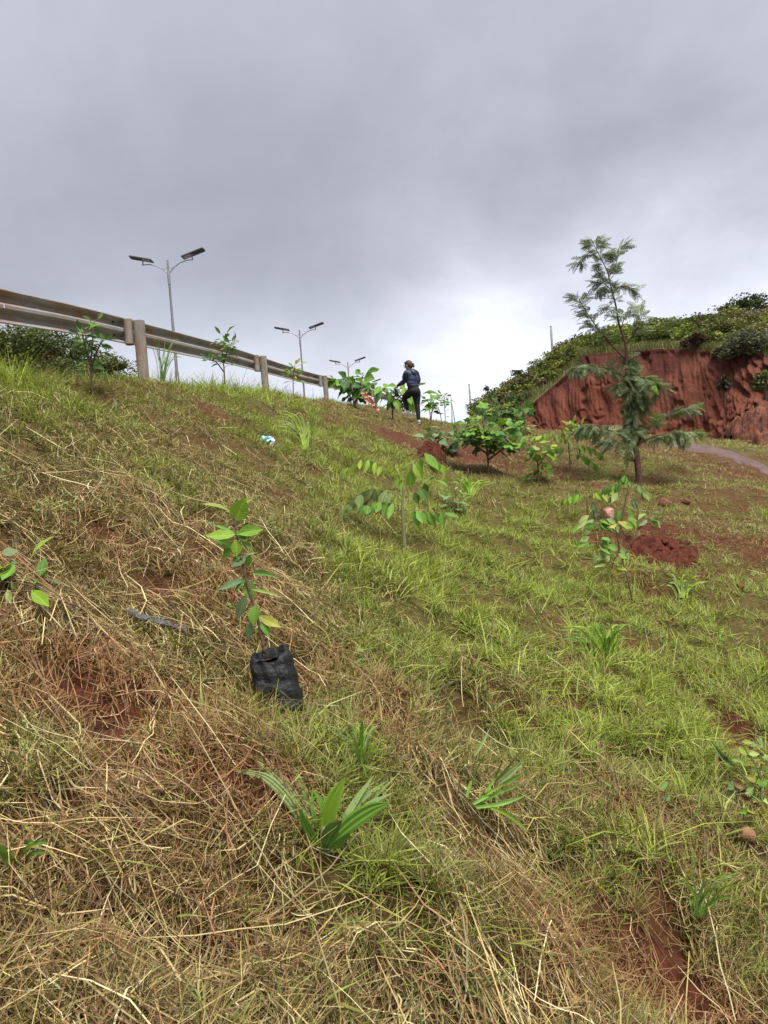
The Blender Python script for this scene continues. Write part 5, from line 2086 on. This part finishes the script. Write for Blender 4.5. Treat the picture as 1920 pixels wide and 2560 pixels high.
M_CYAN = mat_noise('pale_blue_plastic', (.22, .50, .60), (.36, .62, .70), .4, 20, .2, spec=.5)
M_WHITE = mat_noise('grey_white_plastic', (.5, .53, .58), (.68, .70, .74), .4, 20, .2, spec=.5)
crumpled('plastic_wrapper', 'crumpled pale blue and white plastic wrapper lying in the grass', 'litter', 667, 1118, 34, 24, M_CYAN, 12, .45,
         parts=[('blue_side', M_CYAN, lambda i, j: i < 9), ('white_side', M_WHITE, lambda i, j: i >= 9)])
M_SALMON = mat_noise('salmon_wrapping', (.55, .28, .20), (.75, .48, .38), .7, 16, .3)


def salmon_sheet():
    rs = np.random.RandomState(5)
    d = 19.5
    pts = [(904, 983), (915, 992), (928, 1004), (934, 1012), (946, 1026)]
    w = [4, 9, 9, 7, 5]
    B = at(946, 1030, d)
    B[2] = float(ground(B[0], B[1]))
    root = thing('crumpled_wrapping', 'salmon coloured crumpled wrapping hanging in the bushy plant by the rail', 'litter', B)
    S = spline([at(x, y, d) for x, y in pts], 16)
    W_ = np.interp(np.linspace(0, 1, 16), np.linspace(0, 1, 5), w) * d / F_PX
    V, Fc = [], []
    for i in range(16):
        for k_ in range(9):
            u = k_ / 8 * 2 - 1
            V.append(S[i] - B + np.array([.55, 0, .75]) * u * W_[i] + np.array([0, -1, 0]) * (rs.rand() - .5) * .09 + rs.randn(3) * .008)
    for i in range(15):
        for k_ in range(8):
            q = i * 9 + k_
            Fc.append((q, q + 1, q + 10, q + 9))
    link('sheet', mesh_from('sheet', V, Fc, M_SALMON), root)


salmon_sheet()


def grey_hose():
    pts = [(326, 1556), (345, 1568), (385, 1580), (430, 1592), (470, 1606)]
    P = []
    for (x, y) in pts:
        p = hit(x, y)
        P.append(p + np.array([0, 0, .048]))
    B = P[0].copy()
    S = spline(P, 20)
    root = thing('plastic_strip', 'strip of grey blue plastic half buried in straw beside the hollow', 'litter', B)
    V, Fc = [], []
    rs = np.random.RandomState(4)
    for i in range(20):
        w = .022 * (1 - .3 * i / 19)
        for k_ in range(5):
            u = k_ / 4 * 2 - 1
            V.append(S[i] - B + np.array([.2, .3, .9]) * u * w * .75 + np.array([0, -.02, 0]) * (1 - u * u) + rs.randn(3) * .0007)
    for i in range(19):
        for k_ in range(4):
            q = i * 5 + k_
            Fc.append((q, q + 1, q + 6, q + 5))
    m = mat_noise('grey_blue_plastic', (.065, .07, .08), (.11, .115, .13), .6, 30, .15)
    link('strip', mesh_from('strip', V, Fc, m), root)


grey_hose()

for (x0, y0, x1, y1, lab) in [(1127, 984, 1128, 1034, 'bare dry stalk standing just right of the tiny leaved seedling'), (1128, 1002, 1136, 1034, 'leaning dry stalk, rightmost one on the grassy skyline'),
                              (1092, 1008, 1104, 1036, 'dry stalk leaning left between the round leaved plant and the seedling'), (1170, 1170, 1168, 1200, 'short dark stick standing left of the largest broad leaved sapling')]:
    B = hit(x1, y1)
    d = depth_of(B)
    t = at(x0, y0, d)
    r = thing('dry_stalk', lab, 'stalk', B)
    link('stalk', mesh_from('stalk', *tube([np.array([0, 0, -.05]), (t - B) * .5 + [.01, 0, 0], t - B], [.012, .010, .006], 6), M_BARK, True), r)


def small_weeds():
    """little broad leaved weeds among the grass"""
    rs = np.random.RandomState(77)
    X, Y, r, _ = scatter(800, 2.6, 14, 1.0, .7, 505)
    G, S, B = fields(X, Y)
    keep = (rs.rand(len(X)) < .25 + .5 * G) & on_slope(X, Y)
    X, Y = X[keep], Y[keep]
    V, Q, C = [], [], []
    for x, y in zip(X, Y):
        z = float(ground(x, y)) + .03
        m = rs.randint(3, 8)
        c = np.array([.12, .22, .045]) * (.6 + .8 * rs.rand()) * np.array([1, 1, .7 + .8 * rs.rand()])
        for k in range(m):
            a = rs.rand() * 6.28
            L = .018 + .03 * rs.rand()
            d = np.array([math.cos(a), math.sin(a), .1 + .5 * rs.rand()])
            s = np.array([-math.sin(a), math.cos(a), .2 * rs.randn()])
            p = np.array([x, y, z + .05 * rs.rand()]) + .02 * rs.randn(3)
            o = len(V)
            V += [p, p + d * L * .5 + s * L * .28, p + d * L, p + d * L * .5 - s * L * .28]
            Q.append((o, o + 1, o + 2, o + 3))
            C += [c] * 4
    tag(link('weeds', big_mesh('weeds', np.array(V), np.array(Q), M_GRASS, np.array(C))), 'tiny broad leaved weeds scattered through the grass', kind='stuff')


small_weeds()

# ------------------------------------------------------------------ person walking up to the rail
def ellipsoid(c, r, R=None, n=14):
    V, Fc = [], []
    R = np.eye(3) if R is None else R
    m = n // 2 + 2
    for j in range(m):
        ph = math.pi * j / (m - 1)
        for i in range(n):
            a = 2 * math.pi * i / n
            V.append(np.asarray(c) + R @ (np.array([math.sin(ph) * math.cos(a), math.sin(ph) * math.sin(a), math.cos(ph)]) * r))
    for j in range(m - 1):
        for i in range(n):
            i2 = (i + 1) % n
            Fc.append((j * n + i, (j + 1) * n + i, (j + 1) * n + i2, j * n + i2))
    return V, Fc


def fuse(name, shapes, voxel, mat, parent, smooth=6):
    """overlapping closed shapes fused into one continuous skin"""
    V, Fc = join(*shapes)
    me = mesh_from(name + '_cage', V, Fc)
    tmp = bpy.data.objects.new(name + '_cage', me)
    COL.objects.link(tmp)
    md = tmp.modifiers.new('fuse', 'REMESH')
    md.mode = 'VOXEL'
    md.voxel_size = voxel
    if smooth:
        sm = tmp.modifiers.new('ease', 'SMOOTH')
        sm.factor = .5
        sm.iterations = smooth
    dg = bpy.context.evaluated_depsgraph_get()
    dg.update()
    out = bpy.data.meshes.new_from_object(tmp.evaluated_get(dg))
    bpy.data.objects.remove(tmp)
    bpy.data.meshes.remove(me)
    out.name = name
    out.materials.clear()
    out.materials.append(mat)
    out.polygons.foreach_set('use_smooth', np.ones(len(out.polygons), bool))
    return link(name, out, parent)


def limb(pts, radii, n=10, sides=12):
    S = spline(pts, n)
    r = list(np.interp(np.linspace(0, 1, n), np.linspace(0, 1, len(radii)), radii))
    a, b = ellipsoid(S[0], (r[0],) * 3, n=10), ellipsoid(S[-1], (r[-1],) * 3, n=10)
    return join(tube(S, r, sides), a, b)


def person():
    ph = crop(.1085, 960, 900)
    B = hit(1047, 1060)
    d = depth_of(B)
    print('person depth', d, B)
    kk = d / 20.0

    def J(x, y, dy=0.0):
        return at(*ph(x, y), d + dy * kk) - B
    m_skin = mat_noise('skin', (.42, .24, .17), (.48, .29, .21), .55, 12, 0)
    m_jacket = mat_noise('navy_windbreaker', (.016, .022, .05), (.028, .036, .075), .5, 14, .35, spec=.4)
    m_trousers = mat_noise('black_trousers', (.006, .006, .008), (.012, .012, .014), .8, 20, .2)
    m_hair = mat_noise('brown_hair', (.03, .014, .009), (.065, .03, .018), .5, 30, .4, stretch=(1, 1, .3))
    m_shoe = mat_noise('pale_grey_shoe', (.35, .31, .32), (.5, .46, .47), .7, 20, .2)
    m_sole = mat_noise('green_white_sole', (.32, .45, .34), (.5, .58, .5), .7, 20, .1)
    m_clip = mat_noise('teal_scrunchie', (.02, .045, .05), (.05, .09, .09), .6, 20, .3)
    m_cuff = mat_noise('dark_grey_sleeve', (.02, .025, .028), (.04, .045, .05), .7, 20, .2)
    root = thing('person', 'person in navy hooded jacket and black trousers stepping up to the rail', 'person', B)
    fw = unit([-.85, .5, 0])                       # facing direction
    sd = unit([.5, .85, 0])                        # towards their right
    head = J(560, 128, .0)
    neck = J(610, 235, .0)
    shL, shR = J(520, 300, -.10), J(745, 315, .12)
    chest = J(635, 350, .0)
    waist = J(655, 560, .0)
    pelvis = J(690, 690, .0)
    hipL, hipR = J(610, 740, -.02), J(745, 740, .05)
    elL, wrL, hdL = J(475, 480, .02), J(320, 590, .14), J(262, 640, .18)
    elR, wrR, hdR = J(790, 480, .16), J(640, 600, .34), J(560, 640, .40)
    kneeR, ankR = J(765, 1030, .04), J(800, 1375, .0)
    kneeL, ankL = J(470, 880, .20), J(545, 1165, .16)

    def head_frame():
        f = unit(fw + np.array([0, 0, -.22]))
        s = unit(np.cross(f, [0, 0, 1.0]))
        return np.stack([s, f, np.cross(s, f)], 1)
    R = head_frame()
    s_, f_, u_ = R[:, 0], R[:, 1], R[:, 2]
    skin = [ellipsoid(head, (.073, .092, .112), R), ellipsoid(head + f_ * .035 - u_ * .055, (.052, .055, .055), R),
            ellipsoid(head + f_ * .098 - u_ * .015, (.013, .02, .02), R), ellipsoid(head + f_ * .085 - u_ * .058, (.024, .012, .008), R),
            ellipsoid(head + f_ * .08 + u_ * .02 + s_ * .03, (.014, .01, .008), R), ellipsoid(head + f_ * .08 + u_ * .02 - s_ * .03, (.014, .01, .008), R),
            ellipsoid(head + s_ * .074 - u_ * .005, (.012, .02, .03), R), ellipsoid(head - s_ * .074 - u_ * .005, (.012, .02, .03), R),
            limb([head - u_ * .06 - f_ * .02, neck, chest + [0, 0, .02]], [.052, .05, .06]),
            limb([chest, waist, pelvis], [.11, .10, .12]),
            limb([shL, elL, wrL], [.042, .036, .022]), limb([shR, elR, wrR], [.042, .036, .022]),
            limb([hipL, kneeL, ankL], [.07, .046, .032]), limb([hipR, kneeR, ankR], [.07, .046, .032]),
            limb([shL, chest, shR], [.05, .08, .05])]
    for (wr, hd, sg) in ((wrL, hdL, 1), (wrR, hdR, -1)):
        ax = unit(hd - wr)
        w_ = unit(np.cross(ax, [0, 0, 1.0]))
        n_ = np.cross(w_, ax)
        skin.append(limb([wr, wr + ax * .045, wr + ax * .085], [.021, .030, .026]))
        skin.append(ellipsoid(wr + ax * .06, (.034, .045, .016), np.stack([w_, ax, n_], 1)))
        for q in range(4):
            b = wr + ax * .088 + w_ * (q - 1.5) * .019
            ln = [.058, .068, .064, .05][q]
            skin.append(limb([b, b + ax * ln * .5 - n_ * .008, b + ax * ln * .8 - n_ * .032], [.0088, .0082, .0068], 6, 8))
        b = wr + ax * .03 + w_ * .026 * sg
        skin.append(limb([b, b + ax * .02 + w_ * .026 * sg - n_ * .01, b + ax * .05 + w_ * .030 * sg - n_ * .024], [.012, .0105, .0085], 6, 8))
    fuse('body', skin, .0080, m_skin, root, 2)
    # jacket
    def oval(c, rw, rd, rh):
        return ellipsoid(c, (rw, rd, rh), np.stack([sd, fw, [0, 0, 1]], 1))
    J2 = J(665, 450, 0)
    jk = [oval(chest, .185, .125, .15), oval(J2, .19, .135, .20), oval(waist + np.array([0, 0, .02]), .188, .14, .13), oval(J(672, 600, 0), .185, .138, .07),
          limb([shL, chest + [0, 0, .06], shR], [.075, .095, .075]), limb([neck - [0, 0, .01], chest], [.068, .12]),
          limb([shL, (shL + elL) / 2 + np.array([-.012, 0, 0]), elL, (elL + wrL) / 2], [.078, .078, .066, .056]),
          limb([shR, elR, (elR + wrR) / 2], [.075, .062, .05])]
    fuse('jacket', jk, .011, m_jacket, root, 4)
    for a, b in ((elL, wrL), (elR, wrR)):
        sl = link('sleeve', mesh_from('sleeve', *limb([a + (b - a) * .38, a + (b - a) * .7, a + (b - a) * .98], [.057, .048, .036], 10, 14), m_cuff, True), root)
    hood = [oval(J(660, 262, -.07), .10, .075, .05), oval(J(690, 300, -.10), .085, .06, .075), limb([J(575, 245, -.02), J(640, 232, -.08), J(740, 262, .0)], [.035, .045, .035]), oval(J(705, 335, -.10), .06, .045, .05)]
    fuse('hood', hood, .011, m_jacket, root, 3)
    # trousers
    tr = [oval(J(672, 640, 0), .168, .135, .11), oval(J(690, 720, 0), .178, .158, .13), oval(J(735, 720, -.07), .10, .10, .12), oval(J(625, 725, -.04), .095, .10, .11),
          limb([hipL, (hipL + kneeL) / 2 + np.array([0, 0, .005]), kneeL, (kneeL + ankL) / 2, ankL], [.105, .098, .072, .06, .042]),
          limb([hipR, (hipR + kneeR) / 2, kneeR, (kneeR + ankR) / 2, ankR], [.112, .098, .068, .062, .042])]
    fuse('trousers', tr, .012, m_trousers, root, 4)
    # shoes
    for (ank, f, rise) in ((ankL, unit([-.8, .45, .05]), 0), (ankR, unit([-.35, .9, .12]), 0)):
        w_ = unit(np.cross(f, [0, 0, 1.0]))
        n_ = np.cross(w_, f)
        Rm = np.stack([w_, f, n_], 1)
        c = ank + f * .055 - n_ * .055
        sh = fuse('shoe', [ellipsoid(c, (.045, .125, .042), Rm), ellipsoid(ank - n_ * .035, (.044, .052, .05), Rm), ellipsoid(c + f * .06 - n_ * .01, (.046, .07, .032), Rm)], .009, m_shoe, root, 3)
        link('sole', mesh_from('sole', *ellipsoid(c - n_ * .034, (.048, .132, .017), Rm), m_sole, True), sh)
    # hair drawn back and tied
    hr = [ellipsoid(head + u_ * .022 - f_ * .022, (.086, .098, .108), R), ellipsoid(head - f_ * .055 - u_ * .015, (.074, .062, .082), R), ellipsoid(head + u_ * .075 + f_ * .02, (.07, .07, .045), R), ellipsoid(head - f_ * .10 + u_ * .005, (.032, .035, .035), R)]
    fuse('hair', hr, .009, m_hair, root, 2)
    tie = J(668, 118, .0)
    sc_ = [ellipsoid(tie + np.array([0, 0, .02]), (.03, .03, .035)), ellipsoid(tie + np.array([.01, 0, -.02]), (.032, .03, .03)), limb([tie + np.array([0, 0, -.03]), tie + np.array([.012, 0, -.075])], [.014, .008])]
    link('scrunchie', mesh_from('scrunchie', *join(*sc_), m_clip, True), root)
    gl = join(tube(spline([head + s_ * .078 + u_ * .015, head + s_ * .06 + f_ * .098 + u_ * .018, head + f_ * .112 + u_ * .016, head - s_ * .06 + f_ * .098 + u_ * .018, head - s_ * .078 + u_ * .015], 16), .003, 5),
              tube([head + s_ * .035 + f_ * .104 + u_ * (.018 + .02 * math.sin(a)) + s_ * .02 * math.cos(a) for a in np.linspace(0, 6.28, 12)], .0025, 4),
              tube([head - s_ * .035 + f_ * .104 + u_ * (.018 + .02 * math.sin(a)) + s_ * .02 * math.cos(a) for a in np.linspace(0, 6.28, 12)], .0025, 4))
    link('glasses', mesh_from('glasses', *gl, m_cuff, True), root)
    # dark bag held in the left hand
    q = hdL + B + np.array([0, .0, -.02])
    bag = thing('dark_bag', 'small dark bag held in the hand of the walking person', 'bag', q + [0, 0, -.2])
    bs = [ellipsoid(np.array([.02, 0, .06]), (.055, .045, .08)), ellipsoid(np.array([.01, 0, .13]), (.035, .03, .06))]
    fuse('pouch', bs, .01, m_trousers, bag, 3)
    link('handle', mesh_from('handle', *tube(spline([(-.03, 0, .14), (-.01, 0, .2), (.03, 0, .14)], 10), .006, 6), m_trousers, True), bag)


person()
